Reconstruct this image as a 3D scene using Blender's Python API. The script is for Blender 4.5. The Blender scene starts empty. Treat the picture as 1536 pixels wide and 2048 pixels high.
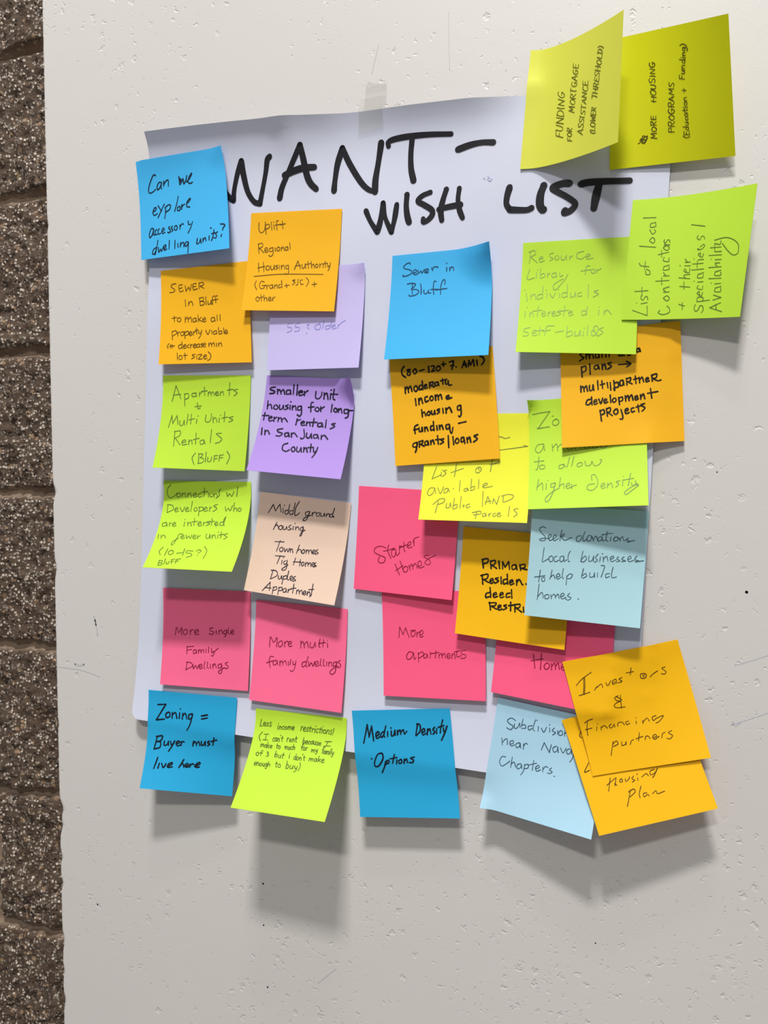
import bpy, math, random
import numpy as np
from mathutils import Matrix, Vector

S = bpy.context.scene
COL = S.collection

# ------------------------------------------------------------------ camera
FOCAL_PX = 1661.06                       # focal length in pixels of the 1536 x 2048 frame
CAM_POS = [0.0, -0.57171, 1.5]
CAM_AXES = [[0.945865, 0.324438, -0.008927], [0.001759, -0.032628, -0.999466], [-0.324556, 0.945344, -0.031433]]   # right, down, forward
cd = bpy.data.cameras.new('camera')
cam = bpy.data.objects.new('camera', cd)
COL.objects.link(cam)
cd.sensor_fit = 'VERTICAL'
cd.sensor_height = 36.0
cd.lens = FOCAL_PX * 36.0 / 2048.0
cd.clip_start = 0.01
_r, _d, _f = [Vector(a) for a in CAM_AXES]
m = Matrix((_r, -_d, -_f)).transposed().to_4x4()
m.translation = Vector(CAM_POS)
cam.matrix_world = m
S.camera = cam

# ------------------------------------------------------------------ light
S.view_settings.view_transform = 'Standard'
S.view_settings.look = 'None'
S.view_settings.gamma = 1.0
S.view_settings.use_curve_mapping = False
S.view_settings.exposure = 0.0
wd = bpy.data.worlds.new('world')
S.world = wd
wd.use_nodes = True
wd.node_tree.nodes['Background'].inputs[0].default_value = (0.95, 0.97, 1.0, 1)
wd.node_tree.nodes['Background'].inputs[1].default_value = 0.265

def ceiling_lamp(name, loc, sx, sy, watt, color=(1, 0.972, 0.94)):
    """a ceiling fitting facing straight down"""
    d = bpy.data.lights.new(name, 'AREA')
    d.shape = 'RECTANGLE'
    d.size, d.size_y, d.energy, d.color = sx, sy, watt, color
    o = bpy.data.objects.new(name, d)
    o.location = loc
    COL.objects.link(o)
ceiling_lamp('ceiling_lamp', (-0.05, -0.85, 4.20), 0.45, 0.18, 13.5)
ceiling_lamp('ceiling_lamp', (0.0, -1.42, 4.20), 0.44, 0.22, 119)
ceiling_lamp('ceiling_lamp', (-0.08, -3.30, 4.20), 0.50, 0.30, 96)

# ------------------------------------------------------------------ materials
def srgb(c):
    r = []
    for x in c:
        x = x / 255.0
        r.append(x / 12.92 if x <= 0.04045 else ((x + 0.055) / 1.055) ** 2.4)
    return (*r, 1.0)

def new_mat(name):
    mt = bpy.data.materials.new(name)
    mt.use_nodes = True
    nt = mt.node_tree
    return mt, nt, nt.nodes['Principled BSDF'], nt.nodes['Material Output']

class NT:
    def __init__(s, nt): s.nt = nt
    def n(s, t, **kw):
        nd = s.nt.nodes.new(t)
        for k, v in kw.items():
            if k.startswith('i_'):
                key = k[2:]
                nd.inputs[int(key) if key.isdigit() else key].default_value = v
            else: setattr(nd, k, v)
        return nd
    def l(s, a, b): s.nt.links.new(a, b)
    def math(s, op, a, b=None, clamp=False):
        nd = s.n('ShaderNodeMath', operation=op, use_clamp=clamp)
        for i, x in enumerate((a, b)):
            if x is None: continue
            if hasattr(x, 'is_linked') or hasattr(x, 'links'): s.l(x, nd.inputs[i])
            else: nd.inputs[i].default_value = x
        return nd.outputs[0]
    def smooth(s, x, a, b, c=0.0, d=1.0):
        nd = s.n('ShaderNodeMapRange', interpolation_type='SMOOTHSTEP')
        s.l(x, nd.inputs[0])
        for i, v in enumerate((a, b, c, d)): nd.inputs[i + 1].default_value = v
        return nd.outputs[0]
    def mix(s, f, a, b):
        nd = s.n('ShaderNodeMix', data_type='RGBA')
        if hasattr(f, 'links'): s.l(f, nd.inputs[0])
        else: nd.inputs[0].default_value = f
        for x, i in ((a, 6), (b, 7)):
            if hasattr(x, 'links'): s.l(x, nd.inputs[i])
            else: nd.inputs[i].default_value = x
        return nd.outputs[2]

def paper_mat(name, col, trans=0.24, rough=0.62, grain=0.06):
    mt, nt, b, out = new_mat(name)
    g = NT(nt)
    co = g.n('ShaderNodeTexCoord')
    n1 = g.n('ShaderNodeTexNoise', i_Scale=900.0, i_Detail=2.0)
    n2 = g.n('ShaderNodeTexNoise', i_Scale=28.0, i_Detail=3.0)
    g.l(co.outputs['Object'], n1.inputs['Vector']); g.l(co.outputs['Object'], n2.inputs['Vector'])
    c = srgb(col)
    dk = tuple(x * 0.94 for x in c[:3]) + (1,)
    cc = g.mix(n2.outputs['Fac'], dk, c)
    g.l(cc, b.inputs['Base Color'])
    b.inputs['Roughness'].default_value = rough
    b.inputs['Specular IOR Level'].default_value = 0.3
    bp = g.n('ShaderNodeBump', i_Strength=grain, i_Distance=0.0004)
    g.l(n1.outputs['Fac'], bp.inputs['Height']); g.l(bp.outputs['Normal'], b.inputs['Normal'])
    tr = g.n('ShaderNodeBsdfTranslucent'); g.l(cc, tr.inputs['Color'])
    mx = g.n('ShaderNodeMixShader', i_0=trans)
    g.l(b.outputs[0], mx.inputs[1]); g.l(tr.outputs[0], mx.inputs[2]); g.l(mx.outputs[0], out.inputs['Surface'])
    return mt

_ink = {}
def ink_mat(col, rough=0.45):
    k = tuple(col)
    if k not in _ink:
        mt, nt, b, out = new_mat('ink')
        g = NT(nt)
        co = g.n('ShaderNodeTexCoord')
        n1 = g.n('ShaderNodeTexNoise', i_Scale=260.0, i_Detail=2.0)
        g.l(co.outputs['Object'], n1.inputs['Vector'])
        c = srgb(col); lt = tuple(min(1, x * 1.35 + 0.004) for x in c[:3]) + (1,)
        g.l(g.mix(n1.outputs['Fac'], c, lt), b.inputs['Base Color'])
        b.inputs['Roughness'].default_value = rough
        b.inputs['Specular IOR Level'].default_value = 0.25
        _ink[k] = mt
    return _ink[k]

def wall_mat():
    mt, nt, b, out = new_mat('painted_concrete')
    g = NT(nt)
    pos = g.n('ShaderNodeNewGeometry').outputs['Position']
    def noise(scale, detail=2.0, rough=0.5, vec=pos, dist=0.0):
        nd = g.n('ShaderNodeTexNoise', i_Scale=scale, i_Detail=detail, i_Roughness=rough, i_Distortion=dist)
        g.l(vec, nd.inputs['Vector']); return nd.outputs['Fac']
    warp = g.n('ShaderNodeTexNoise', i_Scale=260.0, i_Detail=3.0)
    g.l(pos, warp.inputs['Vector'])
    wv = g.n('ShaderNodeVectorMath', operation='MULTIPLY_ADD')
    g.l(warp.outputs['Color'], wv.inputs[0]); wv.inputs[1].default_value = (0.010, 0.010, 0.010); g.l(pos, wv.inputs[2])
    # fewer pits on the left, many on the lower right and along the top
    sep = g.n('ShaderNodeSeparateXYZ'); g.l(pos, sep.inputs[0])
    right = g.smooth(sep.outputs['X'], -0.52, -0.05)
    top = g.smooth(sep.outputs['Z'], 1.72, 1.84)
    low = g.smooth(sep.outputs['Z'], 1.40, 1.15)
    rough_area = g.math('MAXIMUM', g.math('MULTIPLY', right, g.math('ADD', g.math('MULTIPLY', low, 0.55), 0.35)), g.math('MULTIPLY', top, 0.62))
    clus = noise(9.0, 3.0, 0.6)
    dens = g.math('ADD', g.math('MULTIPLY', rough_area, 0.24), g.math('MULTIPLY', g.math('SUBTRACT', clus, 0.52), 1.5))
    def pits(scale, rmin, rmax, base):
        v = g.n('ShaderNodeTexVoronoi', i_Scale=scale, i_Randomness=1.0)
        g.l(wv.outputs[0], v.inputs['Vector'])
        sc = g.n('ShaderNodeSeparateColor'); g.l(v.outputs['Color'], sc.inputs[0])
        on = g.smooth(g.math('SUBTRACT', g.math('ADD', dens, base), sc.outputs[0]), 0.0, 0.10)
        rad = g.n('ShaderNodeMapRange'); g.l(sc.outputs[1], rad.inputs[0]); rad.inputs[3].default_value = rmin; rad.inputs[4].default_value = rmax
        q = g.math('DIVIDE', v.outputs['Distance'], rad.outputs[0])
        return g.math('MULTIPLY', g.smooth(q, 1.0, 0.35), on)
    p1 = pits(105.0, 0.14, 0.38, 0.20)
    p2 = pits(230.0, 0.18, 0.46, 0.17)
    p3 = pits(60.0, 0.12, 0.32, 0.13)
    pit = g.math('MAXIMUM', g.math('MAXIMUM', p1, g.math('MULTIPLY', p2, 0.7)), p3)
    fine = noise(620.0, 3.0, 0.6)
    trowel = noise(26.0, 4.0, 0.55)
    h = g.math('ADD', g.math('MULTIPLY', pit, -1.0), g.math('ADD', g.math('MULTIPLY', fine, 0.10), g.math('MULTIPLY', trowel, 0.5)))
    bp = g.n('ShaderNodeBump', i_Strength=0.42, i_Distance=0.0009)
    g.l(h, bp.inputs['Height']); g.l(bp.outputs['Normal'], b.inputs['Normal'])
    tone = noise(5.0, 3.0)
    col = g.mix(tone, srgb((194, 191, 187)), srgb((200, 197, 194)))
    # a few open pin holes
    vh = g.n('ShaderNodeTexVoronoi', i_Scale=36.0); g.l(pos, vh.inputs['Vector'])
    sh = g.n('ShaderNodeSeparateColor'); g.l(vh.outputs['Color'], sh.inputs[0])
    hole = g.math('MULTIPLY', g.smooth(vh.outputs['Distance'], 0.024, 0.014), g.math('GREATER_THAN', sh.outputs[0], 0.93))
    col = g.mix(hole, col, srgb((70, 66, 62)))
    g.l(col, b.inputs['Base Color'])
    b.inputs['Roughness'].default_value = 0.42
    b.inputs['Specular IOR Level'].default_value = 0.45
    return mt

def brick_mat():
    mt, nt, b, out = new_mat('split_face_block')
    g = NT(nt)
    pos = g.n('ShaderNodeNewGeometry').outputs['Position']
    at = g.n('ShaderNodeAttribute', attribute_name='mortar').outputs['Fac']
    def noise(scale, detail=3.0, rough=0.6):
        nd = g.n('ShaderNodeTexNoise', i_Scale=scale, i_Detail=detail, i_Roughness=rough)
        g.l(pos, nd.inputs['Vector']); return nd.outputs['Fac']
    v = g.n('ShaderNodeTexVoronoi', i_Scale=250.0); g.l(pos, v.inputs['Vector'])
    sc = g.n('ShaderNodeSeparateColor'); g.l(v.outputs['Color'], sc.inputs[0])
    v2 = g.n('ShaderNodeTexVoronoi', i_Scale=120.0); g.l(pos, v2.inputs['Vector'])
    s2 = g.n('ShaderNodeSeparateColor'); g.l(v2.outputs['Color'], s2.inputs[0])
    base = g.mix(noise(40.0), srgb((50, 39, 31)), srgb((104, 84, 66)))
    base = g.mix(g.math('MULTIPLY', s2.outputs[1], 0.5), base, srgb((80, 60, 46)))
    grit = g.math('MULTIPLY', g.math('GREATER_THAN', sc.outputs[0], 0.54), g.smooth(v.outputs['Distance'], 0.75, 0.25))
    base = g.mix(g.math('MULTIPLY', g.math('MULTIPLY', grit, 0.9), g.smooth(sc.outputs[2], -0.2, 0.9)), base, srgb((226, 212, 196)))
    tan = g.math('MULTIPLY', g.math('GREATER_THAN', s2.outputs[0], 0.86), g.smooth(v2.outputs['Distance'], 0.5, 0.3))
    base = g.mix(g.math('MULTIPLY', tan, 0.6), base, srgb((176, 144, 112)))
    hole = g.math('MULTIPLY', g.math('LESS_THAN', sc.outputs[1], 0.2), g.smooth(v.outputs['Distance'], 0.6, 0.3))
    base = g.mix(g.math('MULTIPLY', hole, 0.8), base, srgb((34, 26, 24)))
    mort = g.mix(noise(160.0), srgb((120, 100, 84)), srgb((146, 126, 106)))
    g.l(g.mix(at, base, mort), b.inputs['Base Color'])
    hgt = g.math('ADD', g.math('MULTIPLY', g.math('SUBTRACT', grit, hole), 0.5), noise(180.0, 4.0, 0.7))
    hgt = g.math('MULTIPLY', hgt, g.math('SUBTRACT', 1.0, g.math('MULTIPLY', at, 0.8)))
    bp = g.n('ShaderNodeBump', i_Strength=1.0, i_Distance=0.004)
    g.l(hgt, bp.inputs['Height']); g.l(bp.outputs['Normal'], b.inputs['Normal'])
    b.inputs['Roughness'].default_value = 0.8
    return mt

# ------------------------------------------------------------------ mesh helpers
def mesh_obj(name, V, F, mat, parent=None, smooth=True):
    me = bpy.data.meshes.new(name)
    me.from_pydata([tuple(map(float, v)) for v in V], [], F)
    me.materials.append(mat)
    if smooth: me.polygons.foreach_set('use_smooth', [True] * len(me.polygons))
    me.update()
    o = bpy.data.objects.new(name, me)
    COL.objects.link(o)
    if parent is not None:
        o.parent = parent
        o.matrix_parent_inverse = parent.matrix_world.inverted()
    return o

def tag(o, label=None, cat=None, group=None, kind=None):
    for k, v in (('label', label), ('category', cat), ('group', group), ('kind', kind)):
        if v: o[k] = v

def box(name, lo, hi, mat, **kw):
    (a, b, c), (d, e, f) = lo, hi
    V = [(a, b, c), (d, b, c), (d, e, c), (a, e, c), (a, b, f), (d, b, f), (d, e, f), (a, e, f)]
    F = [(0, 3, 2, 1), (4, 5, 6, 7), (0, 1, 5, 4), (1, 2, 6, 5), (2, 3, 7, 6), (3, 0, 4, 7)]
    return mesh_obj(name, V, F, mat, smooth=False, **kw)

def bil(c,u,v):
    u=np.asarray(u)[...,None];v=np.asarray(v)[...,None]
    return (1-u)*(1-v)*c[0]+u*(1-v)*c[1]+u*v*c[2]+(1-u)*v*c[3]
def gsmp(G,u,v):
    nv,nu=G.shape[0]-1,G.shape[1]-1
    a=np.clip(np.asarray(u,float)*nu,-.5,nu+.5);b=np.clip(np.asarray(v,float)*nv,-.5,nv+.5)
    i=np.clip(np.floor(a).astype(int),0,nu-1);j=np.clip(np.floor(b).astype(int),0,nv-1)
    a=(a-i)[...,None];b=(b-j)[...,None]
    return (1-a)*(1-b)*G[j,i]+a*(1-b)*G[j,i+1]+a*b*G[j+1,i+1]+(1-a)*b*G[j+1,i]
def inv(c,x,z):
    u=np.full(x.shape,.5);v=u.copy()
    for k in range(8):
        P=bil(c,u,v);ex=P[...,0]-x;ez=P[...,2]-z
        U,V=u[...,None],v[...,None]
        du=(1-V)*(c[1]-c[0])+V*(c[2]-c[3]);dv=(1-U)*(c[3]-c[0])+U*(c[2]-c[1])
        D=du[...,0]*dv[...,2]-du[...,2]*dv[...,0]
        u=u-(ex*dv[...,2]-ez*dv[...,0])/D;v=v-(du[...,0]*ez-du[...,2]*ex)/D
        u=np.clip(u,-3,4);v=np.clip(v,-3,4)
    return u,v
class Sheet:
    """a sheet of paper: four corners (top left, top right, bottom right, bottom left), glued along one edge"""
    def __init__(s,c,glue='T',power=1.7,curls=(),nu=24,nv=24,lower=(),extra=None):
        s.c=np.array(c,float);c=s.c
        u,v=np.meshgrid(np.linspace(0,1,nu+1),np.linspace(0,1,nv+1))
        P=bil(c,u,v)
        t,w=(v,u) if glue=='T' else (u,v)
        g0,g1,f0,f1=(c[0],c[1],c[3],c[2]) if glue=='T' else (c[0],c[3],c[1],c[2])
        ya=g0[1]+(g1[1]-g0[1])*w;yb=f0[1]+(f1[1]-f0[1])*w
        g=np.clip((t-.1)/.9,0,1)**power
        y=ya+(yb-ya)*g
        for (cu,cv,r,amt) in curls:
            d=np.hypot(u-cu,v-cv);y=y-amt*np.clip(1-d/r,0,1)**1.6
        if extra is not None: y=y-extra(u,v)
        raw=np.zeros_like(y)
        for L in lower: raw=np.maximum(raw,y-L.height(P[...,0],P[...,2])+.0010)
        p=raw.copy()
        for k in range(26):          # paper bends softly over what lies under it
            q=np.pad(p,1,mode='edge')
            p=np.maximum(raw,(q[:-2,1:-1]+q[2:,1:-1]+q[1:-1,:-2]+q[1:-1,2:]+4*p)/8)
        for k in range(3):
            q=np.pad(p,1,mode='edge');p=(q[:-2,1:-1]+q[2:,1:-1]+q[1:-1,:-2]+q[1:-1,2:]+4*p)/8
        P[...,1]=y-np.maximum(p,raw);s.G=P
    def height(s,x,z):
        x=np.asarray(x,float);z=np.asarray(z,float)
        u,v=inv(s.c,x,z)
        ins=(u>-.02)&(u<1.02)&(v>-.02)&(v<1.02)
        y=gsmp(s.G,np.clip(u,0,1),np.clip(v,0,1))[...,1]
        return np.where(ins,y,1.)
    def at(s,u,v): return gsmp(s.G,u,v)
def poster_wave(u,v):
    tape=np.exp(-((u-.44)/.07)**2)
    top=.012*np.exp(-v/.030)*(1-.4*tape)*(.72+.28*np.exp(-(u/.35)**2))*(1-.85*np.clip((u-.66)/.1,0,1))
    crease=.002*np.exp(-((u-.30-.5*v)/.03)**2)*np.exp(-(v/.1)**2)
    waves=.0012*np.sin(9*u+2*v)*np.sin(5*v+1)+.0008*np.sin(23*v+7*u)*np.exp(-v/.3)
    bottom=.007*np.clip((v-.82)/.18,0,1)**2
    return .0028+top+crease+waves+bottom


SHEETS = {
 'poster': {"c":[[-0.38477,0,1.77574],[0.00343,0,1.75648],[-0.02261,0,1.29594],[-0.41058,0,1.3141]],"title":[[4.3,[[[0.1648,0.0825],[0.1735,0.1032],[0.1844,0.1139],[0.1909,0.1174]],[[0.1909,0.1174],[0.1923,0.0995],[0.1991,0.0753],[0.2081,0.0563]],[[0.2081,0.0563],[0.2118,0.0761],[0.2213,0.1042],[0.2354,0.1213],[0.2481,0.125]],[[0.2481,0.125],[0.2536,0.1013],[0.2596,0.0757],[0.263,0.058],[0.2684,0.0528]],[[0.2896,0.1186],[0.2947,0.1004],[0.3112,0.073],[0.333,0.0406]],[[0.333,0.0406],[0.338,0.0587],[0.3457,0.0856],[0.3539,0.0995],[0.365,0.1084]],[[0.299,0.0832],[0.3194,0.078],[0.3397,0.0749],[0.3601,0.0745]],[[0.401,0.1131],[0.4024,0.0957],[0.4064,0.0719],[0.4157,0.0487]],[[0.4157,0.0487],[0.4307,0.0733],[0.4535,0.1017],[0.4697,0.1148],[0.4844,0.1191]]]],[4.15,[[[0.4832,0.1194],[0.4831,0.1007],[0.4874,0.0742],[0.492,0.0463]],[[0.5064,0.0517],[0.5058,0.0467],[0.5152,0.0432],[0.5416,0.0411],[0.5824,0.0413],[0.6252,0.044]],[[0.5519,0.0433],[0.55,0.0672],[0.5517,0.0892],[0.5571,0.107]],[[0.6384,0.0675],[0.6609,0.0628],[0.682,0.0609],[0.7022,0.0623]]]],[3.99,[[[0.4671,0.1479],[0.4774,0.1651],[0.4915,0.1816]],[[0.4915,0.1816],[0.4966,0.1646],[0.5003,0.1378]],[[0.5003,0.1378],[0.5059,0.1606],[0.5191,0.1829]],[[0.5191,0.1829],[0.5242,0.1631],[0.5272,0.1417]],[[0.546,0.128],[0.5457,0.145],[0.5485,0.16],[0.5523,0.1698]],[[0.5903,0.1273],[0.5757,0.1314],[0.5678,0.139],[0.5803,0.1457],[0.5947,0.1539],[0.596,0.1613],[0.5891,0.1682],[0.58,0.1714],[0.5793,0.1662]],[[0.6204,0.125],[0.615,0.1406],[0.6119,0.1564],[0.6145,0.1704]],[[0.6445,0.1252],[0.6431,0.141],[0.6468,0.1571],[0.6529,0.169]],[[0.6081,0.154],[0.6248,0.1514],[0.6481,0.1493]]]],[4.62,[[[0.7354,0.13],[0.7318,0.1424],[0.7313,0.1537],[0.7373,0.1618]],[[0.7373,0.1622],[0.7545,0.1637],[0.7682,0.1642],[0.7756,0.1619]],[[0.7948,0.1314],[0.7902,0.1433],[0.7897,0.1571],[0.7944,0.1657],[0.7969,0.1652]],[[0.8386,0.1311],[0.8279,0.1305],[0.8149,0.1331],[0.8101,0.1362],[0.8187,0.1416],[0.8357,0.1501],[0.8485,0.1583],[0.8488,0.1638],[0.8418,0.1696],[0.8324,0.1719],[0.8335,0.1685]],[[0.8575,0.1332],[0.8703,0.1316],[0.8928,0.1316],[0.9166,0.1323],[0.9371,0.1328]],[[0.8882,0.134],[0.8849,0.146],[0.8825,0.1581],[0.881,0.1682]]]]],"smudge":[[[0.6877,0.1122],[0.6905,0.1146]],[[0.6951,0.1149],[0.6997,0.1182],[0.7031,0.1148]],[[0.6957,0.1106],[0.6986,0.1137]]]},
 'zoning': {"c":[[-0.39493,-0.00677,1.33805],[-0.31476,-0.00737,1.33776],[-0.31704,-0.01359,1.26272],[-0.39262,-0.02492,1.26452]],"g":"T","p":1.7,"k":[],"ink":[8,18,30],"w":1.15,"sl":0.15,"cur":0,"t":[],"s":[[[0.111,0.148],[0.205,0.136]],[[0.205,0.136],[0.102,0.308]],[[0.102,0.308],[0.197,0.292]],[[0.24,0.216],[0.211,0.238],[0.22,0.273],[0.255,0.259],[0.258,0.227],[0.24,0.216]],[[0.284,0.215],[0.285,0.275]],[[0.286,0.24],[0.32,0.212],[0.341,0.27]],[[0.369,0.212],[0.368,0.267]],[[0.374,0.172],[0.375,0.169]],[[0.405,0.213],[0.403,0.272]],[[0.405,0.24],[0.434,0.211],[0.456,0.267]],[[0.513,0.207],[0.476,0.223],[0.479,0.265],[0.512,0.246],[0.517,0.209]],[[0.517,0.209],[0.495,0.318],[0.462,0.382]],[[0.618,0.22],[0.686,0.203]],[[0.621,0.251],[0.688,0.234]],[[0.118,0.477],[0.091,0.613]],[[0.106,0.486],[0.177,0.471],[0.161,0.521],[0.109,0.537]],[[0.109,0.537],[0.157,0.537],[0.155,0.591],[0.091,0.613]],[[0.203,0.524],[0.201,0.564],[0.235,0.556],[0.251,0.52]],[[0.251,0.52],[0.253,0.559]],[[0.274,0.517],[0.283,0.551],[0.31,0.537]],[[0.321,0.509],[0.29,0.571],[0.259,0.62]],[[0.34,0.539],[0.38,0.519],[0.365,0.505],[0.339,0.527],[0.354,0.557],[0.388,0.545]],[[0.397,0.508],[0.399,0.549]],[[0.398,0.529],[0.414,0.506],[0.432,0.509]],[[0.537,0.49],[0.53,0.542]],[[0.533,0.52],[0.558,0.491],[0.573,0.531]],[[0.573,0.511],[0.597,0.487],[0.611,0.527]],[[0.628,0.484],[0.628,0.521],[0.654,0.513],[0.672,0.479]],[[0.672,0.479],[0.672,0.521]],[[0.719,0.467],[0.698,0.486],[0.724,0.499],[0.698,0.521]],[[0.772,0.429],[0.758,0.507]],[[0.737,0.472],[0.803,0.448]],[[0.146,0.692],[0.117,0.803]],[[0.172,0.749],[0.163,0.795]],[[0.198,0.747],[0.221,0.785],[0.247,0.747]],[[0.262,0.771],[0.31,0.747],[0.313,0.729],[0.276,0.745],[0.272,0.778],[0.322,0.77]],[[0.441,0.687],[0.394,0.77]],[[0.406,0.751],[0.433,0.726],[0.449,0.759]],[[0.46,0.749],[0.498,0.735],[0.484,0.721],[0.459,0.739],[0.475,0.76],[0.504,0.75]],[[0.514,0.726],[0.517,0.756]],[[0.515,0.741],[0.539,0.721],[0.556,0.725]],[[0.567,0.744],[0.623,0.713],[0.613,0.699],[0.574,0.728],[0.584,0.75],[0.618,0.744]]]},
 'less': {"c":[[-0.29827,-0.00814,1.33094],[-0.22409,-0.0074,1.32945],[-0.22411,-0.05079,1.26882],[-0.2985,-0.04869,1.26925]],"g":"T","p":1.5,"k":[],"ink":[66,88,24],"w":0.58,"sl":0.12,"cur":0,"t":[["Less",0.052,0.201,0.185,0.198,0.001,-0.083],["income",0.253,0.217,0.439,0.209,-0.001,-0.074],["restrictions!",0.506,0.205,0.864,0.213,0.004,-0.085],["(",0.06,0.355,0.1,0.351,-0.016,-0.074],["\u00cf",0.11,0.35,0.171,0.346,-0.014,-0.068],["can't",0.221,0.351,0.335,0.345,-0.009,-0.065],["rent",0.377,0.342,0.494,0.335,-0.009,-0.068],["because",0.553,0.34,0.752,0.34,-0.004,-0.064],["\u00cf",0.778,0.344,0.85,0.337,-0.009,-0.047],["make",0.101,0.423,0.236,0.425,-0.006,-0.056],["to",0.278,0.424,0.33,0.421,-0.009,-0.053],["much",0.373,0.42,0.487,0.417,-0.008,-0.056],["for",0.549,0.41,0.622,0.408,-0.008,-0.059],["my",0.662,0.416,0.735,0.411,-0.01,-0.055],["family",0.773,0.416,0.904,0.423,-0.002,-0.064],["of",0.076,0.514,0.147,0.511,-0.013,-0.057],["3",0.193,0.513,0.223,0.513,-0.015,-0.05],["but",0.284,0.506,0.387,0.51,-0.006,-0.057],["i",0.437,0.505,0.46,0.502,-0.016,-0.056],["don't",0.496,0.51,0.619,0.506,-0.011,-0.059],["make",0.657,0.507,0.824,0.506,-0.008,-0.059],["enough",0.088,0.611,0.269,0.603,-0.014,-0.055],["to",0.319,0.6,0.383,0.599,-0.013,-0.063],["buy)",0.432,0.601,0.592,0.599,-0.012,-0.066]],"s":[]},
 'single': {"c":[[-0.38293,-0.0027,1.42005],[-0.30355,-0.00461,1.41985],[-0.30429,-0.00961,1.34418],[-0.38186,-0.0107,1.34419]],"g":"T","p":1.7,"k":[],"ink":[120,14,52],"w":0.68,"sl":0.12,"cur":1,"t":[],"s":[[[0.147,0.487],[0.16,0.406],[0.189,0.461],[0.22,0.407],[0.222,0.48]],[[0.273,0.421],[0.242,0.44],[0.251,0.476],[0.283,0.466],[0.285,0.432],[0.273,0.421]],[[0.321,0.426],[0.323,0.475]],[[0.322,0.447],[0.342,0.42],[0.361,0.428]],[[0.373,0.451],[0.415,0.435],[0.404,0.417],[0.373,0.437],[0.385,0.469],[0.426,0.462]],[[0.584,0.39],[0.547,0.399],[0.558,0.423],[0.594,0.432],[0.575,0.458],[0.539,0.452]],[[0.62,0.414],[0.621,0.451]],[[0.651,0.412],[0.652,0.45]],[[0.652,0.429],[0.678,0.406],[0.691,0.447]],[[0.736,0.403],[0.706,0.419],[0.71,0.446],[0.737,0.435],[0.739,0.407],[0.73,0.466],[0.712,0.47]],[[0.759,0.381],[0.755,0.43],[0.776,0.443]],[[0.783,0.428],[0.816,0.417],[0.805,0.399],[0.783,0.419],[0.796,0.444],[0.822,0.436]],[[0.291,0.596],[0.292,0.673]],[[0.288,0.6],[0.367,0.591]],[[0.293,0.634],[0.345,0.625]],[[0.392,0.622],[0.366,0.633],[0.371,0.665],[0.394,0.653],[0.4,0.624],[0.405,0.659]],[[0.424,0.623],[0.426,0.658]],[[0.425,0.64],[0.444,0.619],[0.457,0.652]],[[0.456,0.635],[0.479,0.617],[0.488,0.65]],[[0.51,0.611],[0.512,0.646]],[[0.54,0.588],[0.54,0.644]],[[0.572,0.6],[0.577,0.642],[0.597,0.627]],[[0.65,0.593],[0.612,0.626],[0.591,0.675],[0.572,0.67]],[[0.3,0.756],[0.289,0.837]],[[0.289,0.756],[0.344,0.76],[0.362,0.793],[0.289,0.833]],[[0.369,0.776],[0.376,0.817],[0.401,0.784],[0.419,0.815],[0.437,0.772]],[[0.441,0.799],[0.472,0.786],[0.463,0.766],[0.441,0.786],[0.452,0.815],[0.481,0.802]],[[0.504,0.736],[0.496,0.792],[0.508,0.809]],[[0.535,0.738],[0.532,0.79],[0.548,0.802]],[[0.567,0.76],[0.57,0.801]],[[0.595,0.758],[0.598,0.799]],[[0.597,0.779],[0.618,0.752],[0.636,0.793]],[[0.688,0.748],[0.658,0.761],[0.662,0.795],[0.689,0.78],[0.696,0.752],[0.7,0.827],[0.678,0.849],[0.662,0.832],[0.691,0.807],[0.728,0.784]],[[0.764,0.727],[0.734,0.745],[0.769,0.768],[0.755,0.793],[0.728,0.787]]]},
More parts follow.
